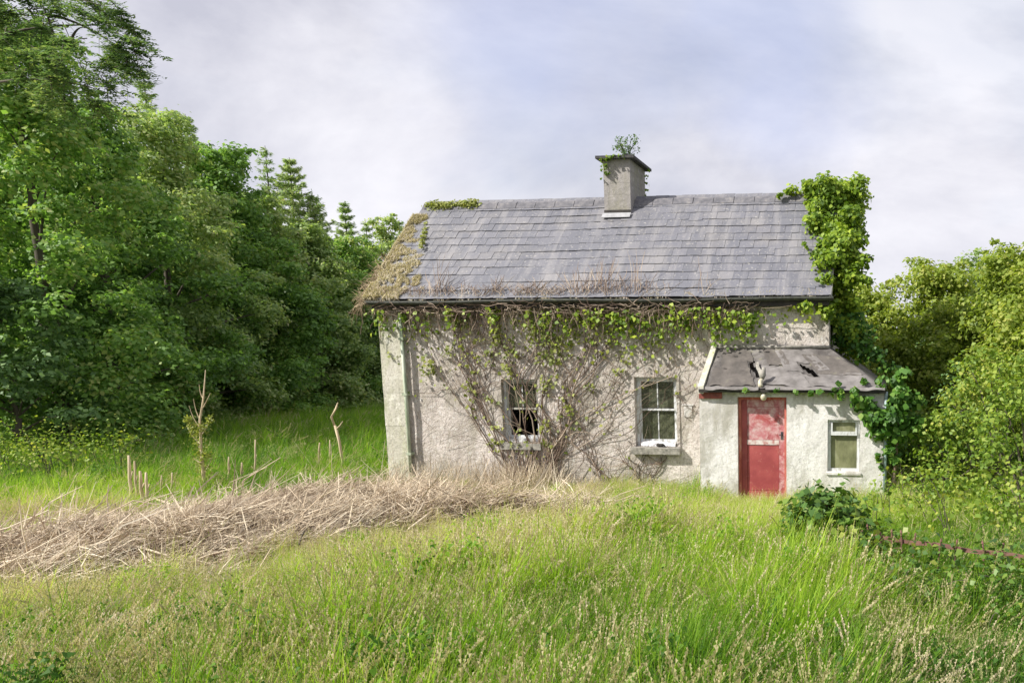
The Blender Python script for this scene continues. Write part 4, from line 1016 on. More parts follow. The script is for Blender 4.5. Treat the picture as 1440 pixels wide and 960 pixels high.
for k, (px_, D, ty, rad, mt, lb, nc) in enumerate(TR):
    px_ += (1106 - px_) * (500 - ty) / 11000        # upright trees lean outwards in this view: set the foot right of the top
    b0 = gd(px_, D); broadleaf(b0, hgt(ty, D) + .2, rad, lb, M[mt], int(nc * 1.4), 900, .135 if D < 30 else .16, .06, 100 + k)
# understorey in front of them, lower, darker
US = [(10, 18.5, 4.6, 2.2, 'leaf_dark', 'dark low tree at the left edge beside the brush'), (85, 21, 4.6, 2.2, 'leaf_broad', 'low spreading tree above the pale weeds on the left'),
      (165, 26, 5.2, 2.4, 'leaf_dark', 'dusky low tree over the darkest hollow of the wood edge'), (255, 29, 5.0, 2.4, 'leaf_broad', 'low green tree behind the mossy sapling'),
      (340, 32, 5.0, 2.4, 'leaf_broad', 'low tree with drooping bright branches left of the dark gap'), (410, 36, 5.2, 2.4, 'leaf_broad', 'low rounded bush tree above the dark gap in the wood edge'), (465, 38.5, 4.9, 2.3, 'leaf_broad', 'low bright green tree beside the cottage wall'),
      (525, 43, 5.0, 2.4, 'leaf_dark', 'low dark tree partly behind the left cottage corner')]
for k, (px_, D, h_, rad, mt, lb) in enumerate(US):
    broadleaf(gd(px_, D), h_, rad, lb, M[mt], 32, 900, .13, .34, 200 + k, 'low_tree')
# ash with open branches overhead, top left
ash = gd(-70, 16.5); ash.z = G(ash.x, ash.y)
t0 = thing('ash_tree', tuple(ash), 'tall ash whose open feathery branches reach in at the top left corner', 'tree')
q = MB(); top_ = dep(-60, -160, 16.5); cl = []
rs = random.Random(5)
tgts = []
for k in range(70):
    px_ = rs.uniform(-160, 175); py_ = rs.uniform(-220, 110)
    if px_ > 60 and py_ > 190 - px_ * .5: continue
    tgts.append(dep(px_, py_, 16.5 + rs.uniform(-1.8, 1.8)))
for (px_, py_) in [(185, 60), (178, 95), (165, 80), (170, 20), (180, 40), (150, 120), (135, 150), (120, 110), (100, 60), (80, 100), (60, 40), (140, 30), (110, 15), (40, 80), (20, 50), (60, 130), (90, 140), (190, 75), (30, 110), (10, 20), (75, 15)]:
    tgts.append(dep(px_, py_, 16.2 + rs.uniform(-.8, .8)))
limbs(q, ash, top_, .22, [])
P, Nn, Ax = [], [], []
hub = [dep(20, -40, 16.5), dep(60, 20, 16.4), dep(0, 60, 16.5), dep(90, -20, 16.3)]
for p in tgts:
    for s_ in range(5):
        hb = min(hub, key=lambda h_: (h_ - p).length); d = (p - hb).normalized() + Vector((rs.gauss(0, .6), rs.gauss(0, .6), rs.gauss(-.1, .4)))
        e = p + d.normalized() * rs.uniform(.25, .65); st_ = p - d.normalized() * rs.uniform(.1, .4)
        pts = bez(st_, st_.lerp(e, .5) + Vector((0, 0, .08)), e + Vector((0, 0, -.08)), 6); q.tube(pts, [.010, .009, .007, .006, .005, .004, .002], 3, False)
        for pt in pts[1:]:
            for f_ in range(2):                  # a compound leaf: leaflets in pairs
                ld = Vector((rs.gauss(0, 1), rs.gauss(0, 1), rs.gauss(-.35, .3))).normalized(); sd_ = ld.cross(Vector((0, 0, 1))).normalized()
                for i in range(4):
                    c_ = pt + ld * (.05 + .055 * i)
                    for sg in (-1, 1):
                        P.append(tuple(c_ + sd_ * sg * .035)); Nn.append((rs.gauss(0, .3), rs.gauss(0, .3) - .2, 1)); Ax.append(tuple(sd_ * sg + ld * .6))
for (a_, b2_) in (((-40, 60), (185, 40)), ((-20, 120), (150, 130)), ((60, 20), (190, 85)), ((-30, 0), (150, 10)), ((80, 70), (60, 10)), ((95, 75), (120, 40))):
    a, b_ = dep(*a_, 16.5), dep(*b2_, 16.3); q.tube(bez(a, a.lerp(b_, .5) + Vector((0, 0, .35)), b_, 8), [.035, .032, .028, .024, .02, .016, .012, .008, .005], 5, False)
q.build('trunk', M['bark'], t0, True)
o = leaf_object('crown', np.array(P), np.array(Nn), rng.uniform(.07, .12, len(P)), M['leaf_ash'], t0, .3, .22, .05, np.array(Ax)); tag(o, kind='stuff')

# conifers
def conifer(base, h, rad, label, seed, sparse=1.0):
    rs = random.Random(seed); base = Vector(base); base.z = G(base.x, base.y)
    t0 = thing('conifer_tree', tuple(base), label, 'tree', 'conifers behind the wood edge')
    q = MB(); q.tube([base + Vector((.05 * nz(i, 0, 0, 1), 0, h * i / 10)) for i in range(11)], [.16 * (1 - i / 10.3) + .008 for i in range(11)], 7)
    P_, N_, A_ = [], [], []
    nb = int(210 * sparse)
    for k in range(nb):
        f_ = (.25 + .75 * (k / nb)); f_ = round(f_ * h / .42) * .42 / h * .6 + f_ * .4; f_ = min(.985, f_); az = k * 2.399 + rs.uniform(-.5, .5)
        L_ = rad * 1.15 * (1.0 - f_) ** .85 * rs.choice((.55, .75, 1.0, 1.1, 1.45)) * rs.uniform(.85, 1.1) + .2
        z0 = h * f_; d = Vector((math.cos(az), math.sin(az), 0)); a = base + Vector((0, 0, z0))
        e = a + d * L_ + Vector((0, 0, L_ * (.22 if f_ > .7 else -.02))); pts = bez(a, a + d * L_ * .5 + Vector((0, 0, -.10 * L_)), e, 5)
        q.tube(pts, [.018 * (1 - f_) + .008] * 5 + [.004], 3, False)
        n_ = int(60 * L_ * (1 if f_ > .65 else 1.3) * (.6 + .4 * sparse)) + 12
        for j in range(n_):
            t_ = rs.random() ** .8; i = min(4, int(t_ * 5)); c_ = pts[i].lerp(pts[i + 1], t_ * 5 - i); wv_ = .25 * L_ * (1 - t_) + .05
            sd_ = d.cross(Vector((0, 0, 1))); s_ = rs.uniform(-1, 1)
            P_.append(tuple(c_ + sd_ * s_ * wv_ + Vector((0, 0, rs.gauss(-.05, .05))))); N_.append((rs.gauss(0, .5), rs.gauss(0, .5), 1)); A_.append(tuple(d + sd_ * s_ * 1.2))
    q.build('trunk', M['bark'], t0, True)
    o_ = leaf_object('crown', np.array(P_), np.array(N_), rng.uniform(.13, .27, len(P_)), M['needle'], t0, .15, .13, .03, np.array(A_)); tag(o_, kind='stuff')
for k, (px_, D, ty, rad, sp, lb) in enumerate([(203, 33, 122, 1.9, .8, 'leftmost conifer, its thin spire poking above the pale tree'), (262, 36, 178, 1.9, 1.0, 'dark conifer shouldering the second gap in the skyline'),
        (318, 40, 222, 2.0, 1.0, 'conifer left of the two spires near the middle of the wood'), (374, 42, 220, 1.8, .6, 'sparse bare topped conifer left of the broadest one'), (408, 42, 236, 3.3, 1.7, 'broad dense conifer standing highest in the middle of the wood edge'),
        (440, 43, 282, 2.5, 1.2, 'conifer leaning out on the right of the broadest one'), (485, 46, 292, 2.1, 1.2, 'small pointed conifer between the broad conifer and the cottage roof'), (515, 50, 318, 1.8, .7, 'short thin conifer nearest the left end of the roof'), (562, 52, 315, 1.8, .7, 'distant conifer top just left of the roof')]):
    px_ += (1106 - px_) * (500 - ty) / 8300; conifer(gd(px_, D), hgt(ty, D), rad, lb, 300 + k, sp)

# right hand trees and shrubs
RT = [(1225, 20, 4.6, 2.1, 40, 'leaf_olive', 'olive green tree with two pale trunks right of the porch roof'), (1318, 19, 4.95, 2.3, 50, 'leaf_olive', 'broad olive green tree right of the porch, its crown rounded'),
      (1425, 17, 5.0, 2.3, 44, 'leaf_olive', 'yellow olive tree at the right edge of the view'), (1385, 21, 5.35, 2.2, 40, 'leaf_light', 'taller paler tree peeping over the right hand trees'), (1500, 15, 4.8, 2.2, 40, 'leaf_olive', 'olive tree cut by the right edge')]
for k, (px_, D, h_, rad, nc, mt, lb) in enumerate(RT):
    b0 = gd(px_, D); broadleaf(b0, h_ - G(b0.x, b0.y), rad, lb, M[mt], int(nc * 1.3), 1150, .105, .26, 400 + k, 'hedgerow_tree', trunk_r=.09, group='hedgerow trees on the right')
for k, (px_, py_, D, r_) in enumerate([(1295, 372, 19, .1), (1312, 376, 19, .1), (1288, 380, 19, .1), (1345, 375, 19, .1), (1415, 358, 16.5, .14), (1428, 366, 16.5, .14)]): pass
SB = [(1405, 13.2, 2.9, 1.35, 'weed', 'tall light green shrub on the right below the olive trees'), (1340, 13.6, 1.75, .95, 'weed', 'low bright shrub right of the porch downpipe'), (1450, 11.3, 2.35, 1.2, 'weed', 'bright shrub at the right edge above the rusty railing'),
      (1300, 15.8, 1.5, .8, 'leaf_broad', 'low green shrub in the shade behind the porch corner'), (1375, 15.5, 2.6, 1.1, 'leaf_dark', 'dark leafy shrub under the broad olive tree')]
for k, (px_, D, h_, rad, mt, lb) in enumerate(SB):
    b0 = gd(px_, D); z0 = G(b0.x, b0.y)
    t0 = thing('shrub', (b0.x, b0.y, z0), lb, 'shrub', 'shrubs on the right'); rs = random.Random(500 + k); cl = []
    for i in range(34):
        az = i * 2.399; f_ = (i + .5) / 34; rr = rad * math.sqrt(max(0.05, 1 - (f_ * .95) ** 2)) * rs.uniform(.5, 1); cl.append((b0.x + rr * math.cos(az), b0.y + rr * math.sin(az), z0 + h_ * f_ * .95, rad * rs.uniform(.17, .32)))
    q = MB()
    for c_ in cl[::2]: q.tube(bez((b0.x, b0.y, z0 - .05), (b0.x, b0.y, z0 + (c_[2] - z0) * .7), c_[:3], 5), [.03, .025, .02, .014, .01, .006], 5, False)
    q.build('trunk', M['bark'], t0)
    P_, N_ = clump_leaves(cl, 1100, .75, .4, .6); o = leaf_object('foliage', P_, N_, rng.uniform(.05, .105, len(P_)), M[mt], t0, .4, .36); tag(o, kind='stuff')
# deeper rows of the wood: copies, mostly hidden by the front row
srcb = [o_ for o_ in bpy.data.objects if o_.name.startswith('broadleaf_tree')]
for k, (px_, D, zr_) in enumerate([(-60, 24, 0), (60, 29, 1), (170, 33, 2), (255, 38, 3), (335, 41, 4), (400, 46, 5), (460, 48, 6), (520, 54, 5), (575, 56, 6)]):
    s_ = srcb[(zr_ + 3) % len(srcb)]; c_ = s_.copy(); COL.objects.link(c_); p_ = gd(px_, D); want = hgt([40, 120, 190, 215, 262, 300, 345, 350, 352][k], D); hh = max(1, max(v[2] for v in s_.children[0].bound_box)) * 1.12
    c_.location = (p_.x, p_.y, G(p_.x, p_.y)); c_.rotation_euler = (0, 0, 1 + k * 1.9); c_.scale = (1.15, 1.15, want / hh)
    c_['label'] = 'tree deeper in the wood, ' + ['behind the ash trunk', 'behind the tree at the left edge', 'behind the bushy bright green tree', 'behind the pale yellow green tree', 'left of the broad conifer', 'behind the broad conifer', 'right of the leaning conifer', 'behind the short thin conifer', 'in the gap beside the cottage roof'][k]; c_['group'] = 'trees deeper in the wood'
    for ch_ in s_.children:
        d_ = ch_.copy(); COL.objects.link(d_); d_.parent = c_
# the wood far behind the house closes the horizon
cl = []; rs = random.Random(77)
for k in range(420):
    x = -48 + 130 * rs.random(); y = 66 + 10 * rs.random() + 4 * nz(x, 0, 0, .1); cl.append((x, y, G(x, y) + rs.uniform(.3, 4.2 + 1.2 * nz(x, 3, 0, .15)), rs.uniform(.9, 1.8)))
P_, N_ = clump_leaves(cl, 120, .7, .4, .6)
o = leaf_object('far_wood', P_, N_, rng.uniform(.22, .45, len(P_)), M['leaf_dark'], None, .4, .4); tag(o, 'distant wood closing the field far behind the cottage', 'wood', kind='stuff')

# ------------------------------------------------------------------ cut brush, stems, branches
q = MB(); rs = random.Random(11)
x_lo, x_hi = BRP[0][0].x - 1, BRP[-1][0].x + .5
made = 0
while made < 17000:
    x = rs.uniform(x_lo, x_hi); y = rs.uniform(7.0, 14.7); b_ = BN(x, y)
    if b_ < -.02 + .32 * rs.random(): continue
    near_wall = y > 13.2 and x > xl - .3
    lie = nz(x, y, 3, .8) * 2.2 + .3
    az = rs.gauss(lie, .7) if rs.random() < .55 else rs.uniform(0, 3.14)
    el = abs(rs.gauss(0, .35)) if not near_wall else abs(rs.gauss(.6, .5))
    if rs.random() < .12: el = rs.uniform(.4, 1.4)
    L_ = rs.uniform(.08, .55) * (1 + (rs.random() < .08)); z0 = G(x, y) + HEAP(x, y) + rs.random() ** 1.5 * (.05 + .30 * max(0, min(.6, b_)))
    d = Vector((math.cos(az) * math.cos(el), math.sin(az) * math.cos(el), math.sin(el))); a = Vector((x, y, z0)); e = a + d * L_
    m_ = a.lerp(e, .5) + Vector((rs.gauss(0, .04), rs.gauss(0, .04), rs.gauss(0, .04))) * L_ * 2.2
    r_ = rs.choice((.002, .0025, .003, .004, .004, .006, .010)); q.tube([a, m_, e], [r_, r_ * .9, r_ * .5], 3, False); made += 1
    if rs.random() < .22:                        # forked
        k2 = m_ + (e - m_).cross(Vector((0, 0, 1))) * rs.uniform(-.8, .8) + (e - m_) * .8 + Vector((0, 0, .05)); q.tube([m_, k2], [r_ * .6, r_ * .3], 3, False)
for k in range(1500):                            # dead stalks standing at the foot of the wall
    px_ = rs.uniform(560, 860) if rs.random() < .7 else rs.gauss(745, 40); x = at(px_, 700, YF).x; y = YF - .06 - abs(rs.gauss(0, .4)); z0 = G(x, y)
    L_ = rs.uniform(.15, .75) * (1 if px_ < 800 else .6); an = rs.gauss(1.45, .42); a = Vector((x, y, z0)); e = a + Vector((L_ * math.cos(an), rs.uniform(-.15, .05), L_ * math.sin(an)))
    m_ = a.lerp(e, .5) + Vector((rs.gauss(0, .03), rs.gauss(0, .03), 0)); r_ = rs.choice((.003, .004, .005, .007)); q.tube([a, m_, e], [r_, r_ * .8, r_ * .4], 3, False)
pile = q.build('brush_pile', M['stick']); tag(pile, 'band of cut dead brush and twigs running to the cottage corner', 'brush', kind='stuff')
# flat dry leaves among the twigs
P, Nn = [], []
while len(P) < 12000:
    x = rs.uniform(x_lo, x_hi); y = rs.uniform(7.5, 14.7); b_ = BN(x, y)
    if b_ < .05: continue
    P.append((x, y, G(x, y) + HEAP(x, y) + rs.random() * .12)); Nn.append((rs.gauss(0, .6), rs.gauss(-.3, .6), 1))
M['deadleaf'] = mat_leaf('dead_leaf', [(.12, (.10, .06, .04)), (.45, (.23, .155, .11)), (.9, (.44, .34, .25))], .1, .9, 1.5, .1)
o = leaf_object('dead_leaves', np.array(P), np.array(Nn), rng.uniform(.03, .09, len(P)), M['deadleaf'], None, 0, .3); tag(o, 'dry brown leaves littered through the cut brush', 'leaves', kind='stuff')

def hz(p): return G(p.x, p.y) + .1
# standing cut stems: (pixel x, base row, top row, thickness)
CS = [(184, 708, 640, .028, 'tallest of the cut pale stems standing in the brush at left'), (192, 708, 648, .020, 'thin cut stem close beside the tallest pale one'), (200, 712, 662, .030, 'thick pale cut stem in the cluster of four'), (208, 712, 664, .026, 'rightmost stem of the cluster of four cut stems'),
      (225, 700, 668, .016, 'slim cut stem just right of the cluster of four'), (240, 700, 664, .016, 'leaning cut stem left of the mossy sapling'), (320, 688, 642, .018, 'cut stem just right of the mossy sapling'), (338, 686, 650, .022, 'short broken stem in the grass behind the brush'),
      (357, 684, 618, .016, 'tall slender dead stem rising behind the brush'), (447, 668, 622, .022, 'short grey stem left of the forked dead sapling'), (462, 668, 618, .015, 'thin dead stem touching the forked dead sapling'), (62, 758, 712, .016, 'short pale cut stem far left at the end of the brush')]
for (px_, yb, yt, r_, lb) in CS:
    b0 = gp(px_, yb, .12); b0.z = G(b0.x, b0.y); tp = at(px_ - (3 if px_ < 210 else -2), yt, b0.y)
    q = MB(); k_ = random.uniform(0, 50)
    q.tube([b0.lerp(tp, i / 5) + Vector((.02 * nz(k_, i, 0, .8), 0, 0)) for i in range(6)], [r_ * 1.25, r_, r_ * .95, r_ * .9, r_ * .85, r_ * .6], 8)
    q.tube([b0.lerp(tp, .55), b0.lerp(tp, .7) + Vector((r_ * 2.2, 0, .02))], [r_ * .5, r_ * .35], 5)
    for k in range(4): a = b0.lerp(tp, random.uniform(.0, .5)); q.tube([a, a + Vector((random.uniform(-.12, .12), -.03, random.uniform(.04, .14)))], [.005, .002], 3)
    o = q.build('cut_stem', M['stump'], None, True); tag(o, lb, 'stem', 'cut stems standing in the brush')
# forked dead sapling
def P3(px_, py_, Y): return at(px_, py_, Y)
b0 = gp(484, 672, .12); Y = b0.y
t0 = thing('dead_sapling', (b0.x, b0.y, 0), 'forked bare dead sapling standing left of the cottage corner', 'sapling')
q = MB(); q.tube([Vector((b0.x, Y, 0)), P3(482, 650, Y), P3(477, 620, Y), P3(471, 598, Y)], [.035, .03, .028, .026], 8); q.build('trunk', M['stump'], t0, True)
q = MB(); q.tube([P3(471, 600, Y), P3(466, 586, Y), P3(472, 575, Y), P3(475, 566, Y)], [.026, .022, .02, .012], 7); q.build('branch', M['stump'], t0, True)
q = MB(); q.tube([P3(472, 604, Y), P3(478, 598, Y), P3(482, 592, Y)], [.014, .011, .006], 6); q.build('branch', M['stump'], t0, True)
# mossy sapling
b0 = gp(290, 700, .1); Y = b0.y
t0 = thing('mossy_sapling', (b0.x, b0.y, 0), 'spindly mossy sapling with thin upright twigs behind the brush', 'sapling')
q = MB(); q.tube([Vector((b0.x, Y, 0)), P3(286, 665, Y), P3(283, 630, Y), P3(281, 590, Y), P3(286, 560, Y), P3(289, 520, Y)], [.035, .03, .022, .018, .014, .006], 7)
for (a_, b2_) in (((281, 600), (266, 570)), ((284, 575), (296, 552)), ((282, 590), (272, 560)), ((286, 560), (280, 540)), ((284, 625), (262, 598)), ((285, 640), (276, 612)), ((287, 665), (300, 640)), ((284, 610), (292, 596)), ((286, 650), (270, 640))):
    q.tube(bez(P3(*a_, Y), P3((a_[0] + b2_[0]) / 2 - 2, (a_[1] + b2_[1]) / 2 + 6, Y), P3(*b2_, Y), 4), [.011, .009, .007, .005, .003], 4, False)
q.build('trunk', M['stump'], t0, True)
P, Nn = [], []
for (px_, py_, r_) in [(283, 640, .12), (280, 625, .14), (285, 655, .14), (288, 670, .16), (278, 610, .1), (270, 600, .08), (295, 590, .06), (284, 600, .08), (265, 590, .06), (292, 640, .08)]:
    c_ = P3(px_, py_, Y)
    for k in range(110): P.append(np.array(c_) + rng.normal(size=3) * r_ * .6); Nn.append(rng.normal(size=3) + np.array([0, -.4, .4]))
o = leaf_object('foliage', np.array(P), np.array(Nn), rng.uniform(.025, .06, len(P)), M['creeper'], t0, .1, .3); tag(o, kind='stuff')
# larger branches lying on the brush
DB = [((20, 775), (75, 788), 'pale broken branch at the far left tip of the brush'), ((200, 735), (285, 700), 'long straight branch lying across the middle of the brush'), ((215, 690), (262, 712), 'short branch crossing below the cut stems'),
      ((345, 730), (372, 690), 'thick bleached branch propped up in the brush'), ((385, 725), (415, 688), 'bleached branch beside the propped one'), ((462, 742), (488, 700), 'leaning branch below the forked dead sapling'),
      ((510, 700), (545, 690), 'flat grey branch near the cottage corner'), ((150, 745), (235, 775), 'branch sloping down the front of the brush at left'), ((165, 790), (220, 808), 'branch lying on dark soil at the front of the brush'),
      ((300, 745), (330, 720), 'short stub of branch in the brush middle'), ((575, 735), (625, 700), 'brown branch leaning against the foot of the wall'), ((420, 760), (440, 730), 'dark crooked stick at the front edge of the brush'), ((520, 715), (500, 745), 'dark forked stick in the grass edge left of the cottage')]
for (a_, b2_, lb) in DB:
    a, b_ = gp(*a_, .35), gp(*b2_, .42); a.z = hz(a) + .12; b_.z = hz(b_) + .22; r_ = random.uniform(.012, .022)
    q = MB(); m_ = a.lerp(b_, .5) + Vector((random.gauss(0, .05), random.gauss(0, .05), .04)); pts = bez(a, m_, b_, 6); q.tube(pts, [r_ * (1.1 - .1 * i) for i in range(7)], 7)
    q.tube([pts[3], pts[3] + (b_ - a) * .22 + Vector((.05, .02, .09))], [r_ * .5, r_ * .2], 5)
    o = q.build('dead_branch', M['bark'] if 'dark' in lb else M['stick'], None, True); tag(o, lb, 'branch', 'dead branches lying on the brush')

# rusty railing sunk in the weeds at the right
ra, rb = at(1212, 752, 8.6), at(1460, 786, 7.9)
rl = thing('rusty_railing', (ra.x, ra.y, 0), 'rusty red iron railing half sunk in the weeds at right', 'railing')
q = MB(); n_ = 10
pts = [ra.lerp(rb, i / n_) + Vector((0, 0, .012 * math.sin(i * 1.7))) for i in range(n_ + 1)]
for a, b_ in zip(pts, pts[1:]):
    q.hexa([a + Vector((0, -.008, -.022)), b_ + Vector((0, -.008, -.022)), b_ + Vector((0, .008, -.022)), a + Vector((0, .008, -.022))], [a + Vector((0, -.008, .022)), b_ + Vector((0, -.008, .022)), b_ + Vector((0, .008, .022)), a + Vector((0, .008, .022))])
q.build('top_rail', M['rust'], rl)
q = MB(); q.tube([ra.lerp(rb, i / 5) - Vector((0, 0, .42)) for i in range(6)], .013, 6); q.build('bottom_rail', M['rust'], rl)
for k, f_ in enumerate((.05, .12, .19, .25, .31, .46, .55, .72, .80)):
    p = ra.lerp(rb, f_); tpz = .07 + random.uniform(-.02, .05); ln = random.uniform(-.03, .03)
    q = MB(); q.tube([p + Vector((ln, -.02, tpz)), p + Vector((ln * .5, -.02, 0)), p + Vector((0, -.02, -.5))], [.008, .011, .011], 6); q.tube([p + Vector((ln, -.02, tpz)), p + Vector((ln * 1.1, -.02, tpz + .035))], [.016, .003], 6)
    q.build('baluster', M['rust'], rl)
for f_ in (.0, .98):
    p = ra.lerp(rb, f_); q = MB(); q.box(p.x - .03, p.x + .03, p.y - .03, p.y + .03, G(p.x, p.y) - .1, p.z + .05); q.build('post', M['rust'], rl)

# bramble in front of the porch, and other leafy clumps
def bush(name, label, specs, per, size, mat, cat='bramble', canes=14):
    b0 = specs[0]; t0 = thing(name, (b0[0], b0[1], G(b0[0], b0[1])), label, cat); q_ = MB()
    for k in range(canes):
        s_ = random.choice(specs); a = Vector((s_[0] + random.gauss(0, .1), s_[1] + random.gauss(0, .1), G(s_[0], s_[1]))); e = Vector((s_[0] + random.gauss(0, .25), s_[1] - random.uniform(0, .3), s_[2] + random.uniform(-.1, .25)))
        q_.tube(bez(a, a.lerp(e, .5) + Vector((0, 0, .35)), e, 6), [.008, .008, .007, .006, .005, .004, .002], 4, False)
    q_.build('canes', M['rust'] if cat == 'bramble' else M['bark'], t0)['kind'] = 'stuff'
    P_, N_ = clump_leaves(specs, per, .9, .45, .6); o_ = leaf_object('foliage', P_, N_, rng.uniform(size * .6, size * 1.3, len(P_)), mat, t0, .4, .42); tag(o_, kind='stuff')
def S(px_, py_, D, r_): p = dep(px_, py_ - 12, D); return (p.x, p.y, p.z, r_ * 1.2)
bush('bramble', 'dark green bramble bush standing in the grass in front of the porch',
     [S(1152, 718, 9.5, .22), S(1170, 726, 9.3, .28), S(1135, 730, 9.3, .26), S(1155, 748, 9.1, .32), S(1185, 745, 9.1, .30), S(1138, 772, 8.9, .28), S(1168, 785, 8.8, .32), S(1200, 775, 8.7, .28), S(1150, 812, 8.5, .28), S(1205, 738, 9.3, .2), S(1122, 735, 9.4, .2), S(1190, 815, 8.4, .28), S(1118, 765, 9.0, .2), S(1215, 800, 8.4, .24), S(1185, 716, 9.5, .16), S(1232, 770, 8.9, .2)], 1300, .10, M['bramble'])
bush('weed_patch', 'mixed green weeds crowding below the rusty railing',
     [S(px_, py_, D, .34) for (px_, py_, D) in [(1230, 835, 8.0), (1270, 840, 7.9), (1310, 845, 7.7), (1350, 845, 7.6), (1390, 845, 7.5), (1430, 845, 7.4), (1210, 830, 7.8), (1290, 845, 7.4), (1370, 850, 7.2), (1440, 850, 7.2), (1250, 850, 7.5), (1300, 800, 8.15), (1372, 806, 7.95), (1425, 812, 7.8), (1245, 795, 8.3)]], 620, .07, M['bramble'], 'weeds', 20)
bush('undergrowth', 'bright green undergrowth between the porch corner and the rusty railing',
     [S(px_, py_, D, r0_) for (px_, py_, D, r0_) in [(1250, 700, 11.5, .28), (1290, 705, 11.2, .3), (1330, 700, 11.0, .34), (1375, 695, 10.8, .38), (1420, 690, 10.5, .4), (1235, 725, 10.4, .24), (1275, 730, 10.2, .25), (1320, 730, 10.0, .28), (1365, 735, 9.7, .3), (1415, 740, 9.4, .34), (1460, 720, 9.5, .4), (1270, 685, 12.2, .25), (1310, 680, 12.2, .3)]], 560, .07, M['weed'], 'weeds', 24)
bush('dock_patch', 'darker leafy weeds filling the lower right corner of the view',
     [S(px_, py_, D, r0_) for (px_, py_, D, r0_) in [(1190, 860, 7.6, .2), (1230, 880, 7.2, .22), (1280, 885, 7.0, .24), (1330, 880, 7.0, .24), (1380, 890, 6.8, .24), (1430, 885, 6.7, .26), (1160, 840, 8.0, .2), (1120, 850, 8.0, .16), (1320, 930, 6.5, .2), (1250, 925, 6.7, .18)]], 420, .055, M['bramble'], 'weeds', 16)
bush('nettle_patch', 'pale feathery weeds at the foot of the left hand trees',
     [S(px_, py_, D, .5) for (px_, py_, D) in [(20, 655, 15.5), (60, 660, 15.2), (100, 650, 15.5), (135, 645, 16), (170, 640, 16.5), (60, 635, 16.5), (0, 640, 16)]], 560, .06, M['weed'], 'weeds', 40)

